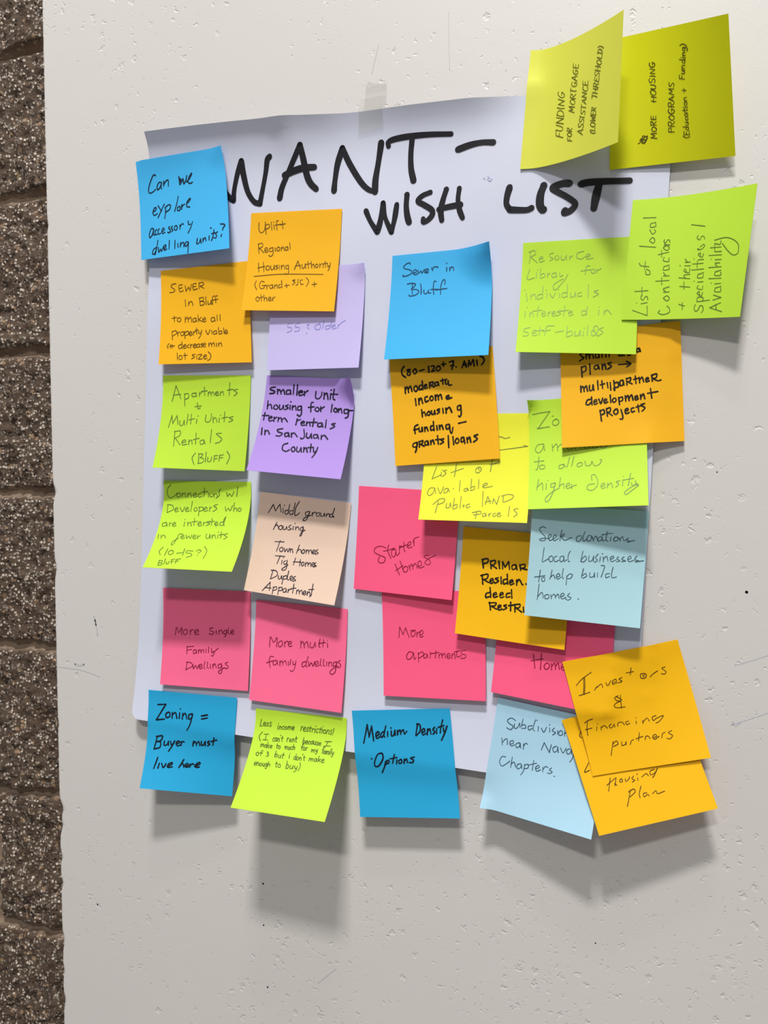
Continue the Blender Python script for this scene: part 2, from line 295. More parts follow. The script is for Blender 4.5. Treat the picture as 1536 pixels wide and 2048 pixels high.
 'multi': {"c":[[-0.29856,-0.00475,1.41374],[-0.22369,-0.00445,1.40953],[-0.22689,-0.01127,1.33399],[-0.30233,-0.0117,1.33799]],"g":"T","p":1.7,"k":[],"ink":[120,14,52],"w":0.62,"sl":0.12,"cur":1,"t":[],"s":[[[0.175,0.456],[0.179,0.356],[0.217,0.406],[0.252,0.355],[0.251,0.45]],[[0.3,0.384],[0.268,0.408],[0.281,0.444],[0.311,0.43],[0.313,0.396],[0.3,0.384]],[[0.338,0.387],[0.341,0.438]],[[0.339,0.407],[0.36,0.382],[0.378,0.382]],[[0.377,0.41],[0.412,0.395],[0.405,0.377],[0.379,0.396],[0.391,0.429],[0.42,0.421]],[[0.516,0.361],[0.518,0.432]],[[0.517,0.388],[0.539,0.366],[0.558,0.424]],[[0.556,0.391],[0.583,0.361],[0.599,0.42]],[[0.621,0.364],[0.616,0.405],[0.646,0.415],[0.67,0.365]],[[0.669,0.359],[0.675,0.405]],[[0.721,0.32],[0.711,0.388],[0.726,0.402]],[[0.758,0.322],[0.755,0.396]],[[0.709,0.368],[0.782,0.347]],[[0.801,0.354],[0.806,0.394]],[[0.799,0.328],[0.802,0.325]],[[0.229,0.548],[0.191,0.552],[0.184,0.607],[0.201,0.659]],[[0.154,0.617],[0.225,0.589]],[[0.262,0.578],[0.228,0.595],[0.236,0.63],[0.265,0.614],[0.27,0.581],[0.281,0.623]],[[0.3,0.58],[0.305,0.631]],[[0.302,0.6],[0.323,0.578],[0.337,0.623]],[[0.335,0.597],[0.36,0.574],[0.376,0.615]],[[0.393,0.577],[0.397,0.616]],[[0.418,0.554],[0.416,0.608]],[[0.442,0.571],[0.45,0.604],[0.469,0.591]],[[0.476,0.561],[0.467,0.635],[0.443,0.669],[0.42,0.661]],[[0.583,0.556],[0.547,0.573],[0.55,0.613],[0.586,0.591]],[[0.605,0.506],[0.585,0.589],[0.602,0.607]],[[0.612,0.552],[0.619,0.598],[0.642,0.562],[0.663,0.593],[0.678,0.545]],[[0.685,0.575],[0.716,0.558],[0.707,0.538],[0.683,0.558],[0.696,0.59],[0.729,0.575]],[[0.744,0.511],[0.738,0.565],[0.754,0.58]],[[0.774,0.514],[0.772,0.565],[0.787,0.577]],[[0.805,0.535],[0.808,0.574]],[[0.828,0.535],[0.831,0.574]],[[0.829,0.551],[0.852,0.53],[0.863,0.571]],[[0.91,0.523],[0.877,0.536],[0.88,0.569],[0.908,0.555],[0.91,0.526],[0.902,0.619],[0.869,0.649],[0.846,0.632],[0.872,0.596],[0.927,0.563]],[[0.949,0.506],[0.924,0.524],[0.955,0.547],[0.942,0.575],[0.918,0.571]]]},
 'middle': {"c":[[-0.29404,-0.00424,1.49637],[-0.22009,-0.00442,1.48754],[-0.22816,-0.01954,1.4142],[-0.30341,-0.01566,1.42236]],"g":"T","p":1.7,"k":[],"ink":[40,32,42],"w":0.66,"sl":0.3,"cur":1,"t":[],"s":[[[0.115,0.2],[0.161,0.111]],[[0.161,0.111],[0.191,0.175]],[[0.191,0.175],[0.234,0.098]],[[0.234,0.098],[0.256,0.178]],[[0.276,0.137],[0.279,0.187]],[[0.282,0.108],[0.287,0.104]],[[0.329,0.149],[0.3,0.162],[0.309,0.195],[0.337,0.18]],[[0.343,0.09],[0.334,0.185]],[[0.381,0.148],[0.351,0.159],[0.36,0.192],[0.388,0.178]],[[0.402,0.067],[0.386,0.189]],[[0.446,0.047],[0.412,0.121],[0.411,0.191],[0.444,0.179],[0.458,0.159]],[[0.565,0.133],[0.525,0.151],[0.533,0.181],[0.565,0.164],[0.569,0.136]],[[0.569,0.136],[0.542,0.221],[0.507,0.233],[0.523,0.204],[0.586,0.17]],[[0.599,0.142],[0.6,0.176]],[[0.601,0.157],[0.623,0.134],[0.641,0.14]],[[0.665,0.134],[0.642,0.152],[0.653,0.172],[0.677,0.163],[0.675,0.136],[0.665,0.134]],[[0.69,0.134],[0.694,0.167],[0.721,0.158],[0.728,0.132],[0.734,0.162]],[[0.751,0.134],[0.751,0.165]],[[0.753,0.149],[0.777,0.131],[0.787,0.161]],[[0.821,0.126],[0.79,0.14],[0.797,0.164],[0.831,0.147]],[[0.832,0.071],[0.815,0.149],[0.833,0.16]],[[0.224,0.284],[0.197,0.362]],[[0.204,0.333],[0.232,0.311],[0.255,0.35]],[[0.275,0.312],[0.252,0.33],[0.265,0.353],[0.289,0.346],[0.288,0.316],[0.275,0.312]],[[0.301,0.315],[0.307,0.348],[0.331,0.341],[0.339,0.313],[0.347,0.346]],[[0.383,0.292],[0.361,0.317],[0.393,0.333],[0.361,0.348]],[[0.41,0.304],[0.411,0.338]],[[0.423,0.275],[0.427,0.271]],[[0.436,0.304],[0.441,0.338]],[[0.441,0.319],[0.462,0.301],[0.478,0.333]],[[0.519,0.294],[0.491,0.313],[0.5,0.339],[0.523,0.324],[0.52,0.301]],[[0.52,0.301],[0.514,0.372],[0.498,0.392],[0.504,0.361],[0.544,0.325]],[[0.236,0.481],[0.337,0.471]],[[0.293,0.462],[0.272,0.572]],[[0.322,0.527],[0.3,0.546],[0.314,0.57],[0.338,0.561],[0.333,0.531],[0.322,0.527]],[[0.349,0.532],[0.365,0.566],[0.379,0.535],[0.398,0.564],[0.408,0.527]],[[0.417,0.53],[0.424,0.565]],[[0.421,0.545],[0.438,0.528],[0.452,0.564]],[[0.509,0.48],[0.492,0.566]],[[0.498,0.54],[0.525,0.521],[0.545,0.555]],[[0.561,0.519],[0.545,0.537],[0.556,0.558],[0.574,0.548],[0.572,0.524],[0.561,0.519]],[[0.588,0.519],[0.595,0.554]],[[0.591,0.533],[0.611,0.516],[0.624,0.549]],[[0.62,0.53],[0.64,0.512],[0.657,0.546]],[[0.662,0.536],[0.685,0.521],[0.676,0.507],[0.659,0.524],[0.674,0.547],[0.695,0.535]],[[0.714,0.499],[0.694,0.517],[0.724,0.531],[0.698,0.55]],[[0.269,0.619],[0.374,0.613]],[[0.323,0.612],[0.303,0.694]],[[0.352,0.654],[0.354,0.692]],[[0.361,0.63],[0.363,0.626]],[[0.391,0.652],[0.373,0.669],[0.388,0.692],[0.408,0.674]],[[0.407,0.646],[0.415,0.721],[0.395,0.747],[0.368,0.74],[0.425,0.69]],[[0.493,0.612],[0.483,0.685]],[[0.548,0.62],[0.551,0.685]],[[0.476,0.652],[0.559,0.644]],[[0.58,0.641],[0.567,0.658],[0.578,0.678],[0.595,0.667],[0.59,0.645],[0.58,0.641]],[[0.608,0.642],[0.613,0.679]],[[0.611,0.657],[0.629,0.638],[0.643,0.672]],[[0.639,0.655],[0.659,0.637],[0.673,0.671]],[[0.68,0.658],[0.704,0.644],[0.691,0.631],[0.676,0.648],[0.693,0.671],[0.719,0.653]],[[0.72,0.628],[0.7,0.645],[0.73,0.66],[0.703,0.673]],[[0.278,0.756],[0.266,0.851]],[[0.254,0.766],[0.314,0.766],[0.33,0.809],[0.266,0.851]],[[0.347,0.807],[0.354,0.839],[0.376,0.83],[0.38,0.802],[0.391,0.834]],[[0.403,0.802],[0.403,0.882]],[[0.402,0.811],[0.432,0.795],[0.442,0.821],[0.405,0.836]],[[0.447,0.747],[0.448,0.826],[0.472,0.831]],[[0.48,0.818],[0.502,0.803],[0.49,0.79],[0.474,0.807],[0.493,0.834],[0.515,0.816]],[[0.532,0.788],[0.511,0.806],[0.541,0.825],[0.514,0.84]],[[0.207,0.975],[0.274,0.881]],[[0.274,0.881],[0.283,0.963]],[[0.226,0.942],[0.297,0.937]],[[0.318,0.919],[0.324,1.005]],[[0.321,0.931],[0.351,0.915],[0.358,0.941],[0.32,0.958]],[[0.38,0.915],[0.385,0.999]],[[0.38,0.926],[0.41,0.912],[0.417,0.94],[0.38,0.952]],[[0.449,0.916],[0.429,0.933],[0.443,0.958],[0.463,0.943],[0.459,0.917],[0.472,0.954]],[[0.483,0.92],[0.489,0.954]],[[0.488,0.937],[0.503,0.917],[0.517,0.918]],[[0.533,0.863],[0.539,0.952]],[[0.512,0.911],[0.563,0.899]],[[0.577,0.916],[0.581,0.953]],[[0.579,0.931],[0.596,0.912],[0.614,0.951]],[[0.609,0.931],[0.629,0.91],[0.646,0.949]],[[0.653,0.939],[0.676,0.924],[0.663,0.911],[0.648,0.931],[0.666,0.952],[0.685,0.935]],[[0.693,0.914],[0.698,0.95]],[[0.696,0.933],[0.713,0.913],[0.729,0.946]],[[0.735,0.834],[0.739,0.952]],[[0.7,0.894],[0.755,0.883]],[[0.743,0.932],[0.725,0.961]]]},
 'connect': {"c":[[-0.3804,-0.00307,1.50569],[-0.30226,-0.00409,1.50391],[-0.30146,-0.03675,1.43842],[-0.37724,-0.03737,1.43996]],"g":"T","p":1.7,"k":[],"ink":[78,104,34],"w":0.63,"sl":0.15,"cur":0,"t":[],"s":[[[0.085,0.045],[0.046,0.092],[0.04,0.157],[0.075,0.206],[0.137,0.173],[0.154,0.145]],[[0.172,0.145],[0.149,0.173],[0.169,0.196],[0.197,0.177],[0.185,0.145],[0.171,0.145]],[[0.214,0.144],[0.216,0.195]],[[0.214,0.166],[0.245,0.143],[0.259,0.194]],[[0.28,0.146],[0.282,0.194]],[[0.281,0.168],[0.311,0.142],[0.327,0.193]],[[0.344,0.174],[0.383,0.159],[0.37,0.141],[0.343,0.163],[0.359,0.192],[0.394,0.18]],[[0.432,0.14],[0.406,0.162],[0.416,0.191],[0.447,0.179]],[[0.477,0.075],[0.469,0.184]],[[0.446,0.13],[0.511,0.12]],[[0.524,0.141],[0.522,0.185]],[[0.547,0.146],[0.535,0.17],[0.557,0.184],[0.577,0.164],[0.564,0.141]],[[0.587,0.14],[0.589,0.187]],[[0.587,0.162],[0.611,0.14],[0.627,0.186]],[[0.657,0.09],[0.639,0.136],[0.647,0.162],[0.61,0.199]],[[0.729,0.125],[0.739,0.173],[0.764,0.142],[0.786,0.172],[0.812,0.114]],[[0.854,0.059],[0.842,0.171]],[[0.055,0.285],[0.061,0.381]],[[0.05,0.287],[0.111,0.296],[0.128,0.343],[0.065,0.381]],[[0.147,0.35],[0.181,0.338],[0.168,0.32],[0.146,0.343],[0.161,0.371],[0.196,0.36]],[[0.205,0.318],[0.24,0.366],[0.258,0.311]],[[0.272,0.343],[0.306,0.331],[0.293,0.314],[0.271,0.336],[0.286,0.364],[0.32,0.353]],[[0.34,0.242],[0.338,0.359]],[[0.384,0.313],[0.37,0.34],[0.396,0.358],[0.41,0.332],[0.392,0.311]],[[0.427,0.303],[0.436,0.41]],[[0.425,0.314],[0.466,0.306],[0.475,0.341],[0.435,0.357]],[[0.484,0.334],[0.522,0.322],[0.507,0.304],[0.483,0.327],[0.498,0.355],[0.535,0.343]],[[0.547,0.303],[0.554,0.353]],[[0.55,0.325],[0.572,0.303]],[[0.634,0.271],[0.593,0.29],[0.632,0.319],[0.593,0.356]],[[0.724,0.295],[0.74,0.345],[0.761,0.312],[0.786,0.34],[0.805,0.279]],[[0.822,0.248],[0.826,0.346]],[[0.828,0.321],[0.85,0.306],[0.86,0.345]],[[0.884,0.305],[0.87,0.327],[0.893,0.347],[0.908,0.322],[0.89,0.302]],[[0.078,0.496],[0.037,0.512],[0.049,0.543],[0.086,0.531],[0.081,0.499],[0.1,0.541]],[[0.116,0.5],[0.127,0.541]],[[0.12,0.518],[0.138,0.498]],[[0.158,0.522],[0.191,0.51],[0.173,0.493],[0.156,0.515],[0.171,0.539],[0.205,0.531]],[[0.292,0.486],[0.296,0.535]],[[0.291,0.459],[0.294,0.454]],[[0.328,0.485],[0.339,0.53]],[[0.333,0.506],[0.359,0.487],[0.38,0.529]],[[0.397,0.438],[0.408,0.521]],[[0.375,0.483],[0.44,0.472]],[[0.452,0.507],[0.484,0.494],[0.47,0.476],[0.45,0.498],[0.467,0.526],[0.5,0.514]],[[0.51,0.482],[0.519,0.521]],[[0.514,0.5],[0.533,0.478]],[[0.584,0.468],[0.548,0.481],[0.583,0.497],[0.55,0.52]],[[0.6,0.437],[0.608,0.514]],[[0.579,0.477],[0.632,0.466]],[[0.643,0.501],[0.672,0.488],[0.659,0.471],[0.641,0.492],[0.658,0.516],[0.684,0.505]],[[0.729,0.472],[0.698,0.482],[0.708,0.511],[0.736,0.503],[0.747,0.436],[0.751,0.41],[0.734,0.454],[0.751,0.515]],[[0.029,0.635],[0.037,0.684]],[[0.062,0.643],[0.073,0.682]],[[0.069,0.662],[0.095,0.642],[0.124,0.675]],[[0.304,0.622],[0.269,0.627],[0.257,0.67],[0.243,0.731],[0.22,0.749],[0.219,0.715],[0.275,0.67]],[[0.298,0.66],[0.33,0.649],[0.314,0.632],[0.296,0.653],[0.315,0.677],[0.344,0.665]],[[0.351,0.632],[0.369,0.671],[0.385,0.643],[0.411,0.67],[0.416,0.628]],[[0.435,0.655],[0.463,0.644],[0.447,0.627],[0.433,0.648],[0.451,0.672],[0.479,0.66]],[[0.484,0.633],[0.496,0.67]],[[0.489,0.65],[0.515,0.632]],[[0.579,0.612],[0.588,0.658],[0.617,0.657],[0.618,0.614]],[[0.618,0.614],[0.636,0.661]],[[0.646,0.622],[0.656,0.661]],[[0.652,0.64],[0.671,0.619],[0.697,0.659]],[[0.709,0.619],[0.718,0.658]],[[0.706,0.59],[0.708,0.585]],[[0.739,0.584],[0.75,0.652]],[[0.723,0.619],[0.772,0.609]],[[0.812,0.599],[0.778,0.617],[0.818,0.638],[0.788,0.662]],[[0.137,0.777],[0.11,0.821],[0.137,0.861]],[[0.196,0.792],[0.188,0.868]],[[0.255,0.806],[0.22,0.82],[0.229,0.849],[0.265,0.851],[0.274,0.822],[0.249,0.805]],[[0.316,0.837],[0.378,0.826]],[[0.388,0.784],[0.392,0.859]],[[0.492,0.805],[0.422,0.805],[0.423,0.828],[0.471,0.831],[0.495,0.854],[0.443,0.876]],[[0.526,0.804],[0.555,0.789],[0.581,0.801],[0.556,0.827]],[[0.558,0.848],[0.559,0.844]],[[0.602,0.751],[0.645,0.799],[0.635,0.881]],[[0.154,0.918],[0.162,0.97]],[[0.156,0.922],[0.191,0.92],[0.187,0.941],[0.16,0.948]],[[0.184,0.943],[0.207,0.962],[0.164,0.973]],[[0.216,0.899],[0.222,0.956]],[[0.24,0.931],[0.251,0.953],[0.27,0.946],[0.271,0.923]],[[0.289,0.904],[0.303,0.948]],[[0.288,0.909],[0.321,0.898]],[[0.293,0.929],[0.323,0.921]],[[0.341,0.902],[0.347,0.939]],[[0.338,0.904],[0.389,0.892]],[[0.343,0.923],[0.373,0.915]]]},
 'apart': {"c":[[-0.37872,-0.00391,1.58882],[-0.30128,-0.00362,1.58507],[-0.30433,-0.00999,1.51206],[-0.37963,-0.0189,1.51588]],"g":"T","p":1.7,"k":[],"ink":[84,112,40],"w":0.69,"sl":0.15,"cur":0,"t":[],"s":[[[0.114,0.279],[0.154,0.108]],[[0.154,0.108],[0.215,0.25]],[[0.122,0.211],[0.213,0.202]],[[0.255,0.194],[0.267,0.328]],[[0.256,0.202],[0.298,0.194],[0.305,0.236],[0.267,0.257]],[[0.391,0.186],[0.344,0.195],[0.35,0.225],[0.389,0.217],[0.391,0.186],[0.396,0.225]],[[0.428,0.178],[0.43,0.224]],[[0.429,0.198],[0.455,0.179]],[[0.482,0.123],[0.49,0.213]],[[0.449,0.17],[0.516,0.162]],[[0.529,0.177],[0.53,0.216]],[[0.529,0.193],[0.55,0.172],[0.564,0.216]],[[0.563,0.194],[0.585,0.172],[0.597,0.212]],[[0.609,0.192],[0.642,0.184],[0.632,0.169],[0.609,0.188],[0.623,0.212],[0.653,0.203]],[[0.666,0.169],[0.67,0.212]],[[0.669,0.187],[0.695,0.169],[0.706,0.209]],[[0.771,0.076],[0.767,0.207]],[[0.744,0.156],[0.806,0.145]],[[0.858,0.145],[0.814,0.156],[0.856,0.183],[0.821,0.214]],[[0.41,0.292],[0.421,0.355],[0.447,0.345]],[[0.383,0.335],[0.458,0.323]],[[0.101,0.562],[0.128,0.433]],[[0.128,0.433],[0.146,0.521]],[[0.146,0.521],[0.187,0.432]],[[0.187,0.432],[0.207,0.527]],[[0.224,0.487],[0.233,0.538],[0.263,0.531],[0.274,0.483]],[[0.274,0.483],[0.283,0.534]],[[0.313,0.415],[0.308,0.525]],[[0.352,0.414],[0.352,0.52]],[[0.328,0.478],[0.393,0.461]],[[0.419,0.468],[0.415,0.512]],[[0.428,0.436],[0.431,0.43]],[[0.52,0.419],[0.516,0.482],[0.55,0.497],[0.577,0.465],[0.58,0.403]],[[0.6,0.441],[0.605,0.499]],[[0.602,0.468],[0.629,0.446],[0.649,0.495]],[[0.672,0.451],[0.672,0.495]],[[0.681,0.424],[0.684,0.42]],[[0.728,0.385],[0.728,0.49]],[[0.7,0.451],[0.765,0.439]],[[0.825,0.433],[0.781,0.446],[0.824,0.468],[0.78,0.492]],[[0.182,0.599],[0.191,0.765]],[[0.175,0.608],[0.241,0.598],[0.244,0.645],[0.193,0.678]],[[0.199,0.678],[0.262,0.747]],[[0.279,0.723],[0.32,0.71],[0.307,0.691],[0.28,0.711],[0.292,0.747],[0.335,0.737]],[[0.354,0.69],[0.357,0.74]],[[0.357,0.713],[0.384,0.692],[0.396,0.736]],[[0.427,0.617],[0.434,0.734]],[[0.403,0.688],[0.467,0.671]],[[0.518,0.685],[0.483,0.699],[0.491,0.733],[0.523,0.724],[0.522,0.688],[0.54,0.728]],[[0.596,0.574],[0.595,0.714]],[[0.709,0.61],[0.655,0.619],[0.694,0.649],[0.72,0.672],[0.699,0.703],[0.653,0.72]],[[0.447,0.828],[0.418,0.883],[0.45,0.952]],[[0.485,0.834],[0.495,0.932]],[[0.481,0.839],[0.53,0.837],[0.511,0.875]],[[0.503,0.876],[0.545,0.887],[0.538,0.926],[0.488,0.938]],[[0.564,0.816],[0.569,0.92]],[[0.591,0.869],[0.593,0.913],[0.625,0.907],[0.63,0.865]],[[0.66,0.849],[0.66,0.913]],[[0.656,0.852],[0.692,0.847]],[[0.66,0.883],[0.691,0.878]],[[0.715,0.842],[0.715,0.904]],[[0.713,0.847],[0.755,0.836]],[[0.716,0.873],[0.75,0.867]],[[0.791,0.801],[0.825,0.854],[0.802,0.931]]]},
 'smaller': {"c":[[-0.28766,-0.00357,1.58437],[-0.21564,-0.00372,1.57746],[-0.22064,-0.02352,1.50498],[-0.29576,-0.02287,1.5125]],"g":"T","p":1.7,"k":[[1,0,0.26,0.013]],"ink":[22,14,40],"w":1.09,"sl":0.05,"cur":0,"t":[],"s":[[[0.11,0.117],[0.063,0.127],[0.059,0.147],[0.106,0.16],[0.098,0.182],[0.055,0.189]],[[0.137,0.138],[0.144,0.188]],[[0.14,0.161],[0.163,0.142],[0.185,0.186]],[[0.182,0.162],[0.206,0.139],[0.227,0.187]],[[0.283,0.139],[0.244,0.148],[0.248,0.183],[0.284,0.176],[0.287,0.141],[0.295,0.184]],[[0.321,0.084],[0.322,0.182]],[[0.361,0.082],[0.362,0.188]],[[0.382,0.164],[0.422,0.154],[0.409,0.14],[0.381,0.156],[0.394,0.19],[0.433,0.179]],[[0.443,0.146],[0.448,0.188]],[[0.445,0.164],[0.481,0.136]],[[0.573,0.139],[0.575,0.202],[0.609,0.212],[0.637,0.18],[0.638,0.143]],[[0.666,0.149],[0.668,0.212]],[[0.668,0.176],[0.694,0.151],[0.714,0.214]],[[0.736,0.153],[0.737,0.212]],[[0.736,0.119],[0.743,0.115]],[[0.772,0.107],[0.766,0.196],[0.787,0.214]],[[0.74,0.157],[0.813,0.157]],[[0.047,0.266],[0.054,0.351]],[[0.053,0.32],[0.083,0.3],[0.105,0.345]],[[0.13,0.308],[0.124,0.339],[0.159,0.348],[0.17,0.321],[0.145,0.302]],[[0.186,0.3],[0.191,0.343],[0.219,0.341],[0.228,0.302]],[[0.228,0.302],[0.241,0.343]],[[0.282,0.294],[0.254,0.308],[0.287,0.325],[0.258,0.346]],[[0.305,0.298],[0.309,0.339]],[[0.305,0.262],[0.308,0.259]],[[0.332,0.301],[0.336,0.343]],[[0.335,0.319],[0.362,0.299],[0.379,0.344]],[[0.43,0.298],[0.394,0.308],[0.4,0.342],[0.432,0.331],[0.431,0.301],[0.443,0.373],[0.428,0.405],[0.401,0.391]],[[0.557,0.253],[0.534,0.264],[0.543,0.352]],[[0.509,0.308],[0.572,0.297]],[[0.597,0.303],[0.584,0.327],[0.616,0.344],[0.631,0.319],[0.609,0.299]],[[0.644,0.293],[0.651,0.342]],[[0.647,0.315],[0.683,0.291]],[[0.765,0.263],[0.763,0.341]],[[0.796,0.299],[0.789,0.325],[0.818,0.338],[0.825,0.312],[0.804,0.297]],[[0.839,0.301],[0.842,0.341]],[[0.842,0.319],[0.864,0.299],[0.882,0.343]],[[0.944,0.305],[0.903,0.307],[0.909,0.344],[0.943,0.335],[0.948,0.309],[0.949,0.375],[0.925,0.391]],[[0.952,0.315],[1.002,0.309]],[[0.037,0.391],[0.037,0.469]],[[0.002,0.424],[0.085,0.419]],[[0.091,0.45],[0.127,0.439],[0.114,0.425],[0.091,0.442],[0.105,0.475],[0.14,0.466]],[[0.149,0.43],[0.155,0.476]],[[0.153,0.45],[0.178,0.43]],[[0.199,0.432],[0.201,0.475]],[[0.2,0.453],[0.225,0.433],[0.246,0.475]],[[0.241,0.454],[0.265,0.434],[0.284,0.448],[0.306,0.471]],[[0.409,0.433],[0.405,0.495]],[[0.405,0.455],[0.445,0.437]],[[0.458,0.476],[0.493,0.468],[0.481,0.453],[0.458,0.467],[0.47,0.496],[0.504,0.491]],[[0.519,0.457],[0.522,0.497]],[[0.521,0.475],[0.546,0.458],[0.564,0.499]],[[0.591,0.417],[0.591,0.5]],[[0.559,0.46],[0.631,0.455]],[[0.679,0.457],[0.644,0.467],[0.649,0.496],[0.685,0.491],[0.684,0.458],[0.702,0.499]],[[0.725,0.423],[0.73,0.503]],[[0.825,0.454],[0.791,0.464],[0.826,0.484],[0.784,0.511]],[[0.041,0.554],[0.051,0.623]],[[0.079,0.574],[0.088,0.62]],[[0.085,0.594],[0.109,0.574],[0.139,0.612]],[[0.27,0.545],[0.216,0.56],[0.233,0.583],[0.278,0.595],[0.256,0.623],[0.215,0.622]],[[0.34,0.582],[0.306,0.594],[0.318,0.623],[0.347,0.612],[0.343,0.582],[0.361,0.623]],[[0.376,0.584],[0.386,0.624]],[[0.38,0.6],[0.405,0.58],[0.448,0.617]],[[0.503,0.537],[0.524,0.611],[0.501,0.635],[0.486,0.626]],[[0.542,0.572],[0.547,0.612],[0.577,0.619],[0.591,0.576]],[[0.591,0.576],[0.605,0.62]],[[0.655,0.579],[0.62,0.586],[0.632,0.618],[0.661,0.608],[0.66,0.58],[0.68,0.621]],[[0.703,0.583],[0.709,0.624]],[[0.705,0.601],[0.734,0.581],[0.778,0.619]],[[0.362,0.691],[0.319,0.71],[0.32,0.756],[0.361,0.775],[0.396,0.757]],[[0.427,0.724],[0.414,0.748],[0.439,0.772],[0.458,0.752],[0.44,0.723]],[[0.471,0.721],[0.478,0.763],[0.505,0.766],[0.516,0.725]],[[0.516,0.725],[0.531,0.769]],[[0.545,0.718],[0.554,0.767]],[[0.549,0.742],[0.569,0.721],[0.592,0.764]],[[0.614,0.68],[0.623,0.761]],[[0.588,0.719],[0.645,0.71]],[[0.646,0.715],[0.66,0.758],[0.678,0.75]],[[0.691,0.707],[0.682,0.764],[0.655,0.814]]]},
 'older': {"c":[[-0.28281,-0.00428,1.66316],[-0.20766,-0.00307,1.66048],[-0.21084,-0.01107,1.58503],[-0.28471,-0.00928,1.58724]],"g":"T","p":1.7,"k":[[1,0,0.2,0.003]],"ink":[128,126,190],"w":0.53,"sl":0.25,"cur":0,"t":[],"s":[[[0.259,0.543],[0.211,0.545],[0.206,0.581],[0.238,0.58],[0.248,0.612],[0.201,0.632]],[[0.339,0.543],[0.295,0.549],[0.291,0.582],[0.326,0.583],[0.331,0.615],[0.284,0.625]],[[0.436,0.561],[0.417,0.563],[0.429,0.575]],[[0.419,0.589],[0.439,0.605]],[[0.417,0.64],[0.413,0.65]],[[0.554,0.559],[0.507,0.571],[0.505,0.607],[0.549,0.612],[0.563,0.58],[0.546,0.558]],[[0.594,0.531],[0.584,0.61]],[[0.656,0.577],[0.618,0.585],[0.62,0.614],[0.655,0.607]],[[0.677,0.539],[0.656,0.61]],[[0.681,0.596],[0.719,0.583],[0.706,0.571],[0.68,0.588],[0.693,0.614],[0.733,0.604]],[[0.746,0.573],[0.749,0.609]],[[0.747,0.59],[0.779,0.557],[0.82,0.536]]]},
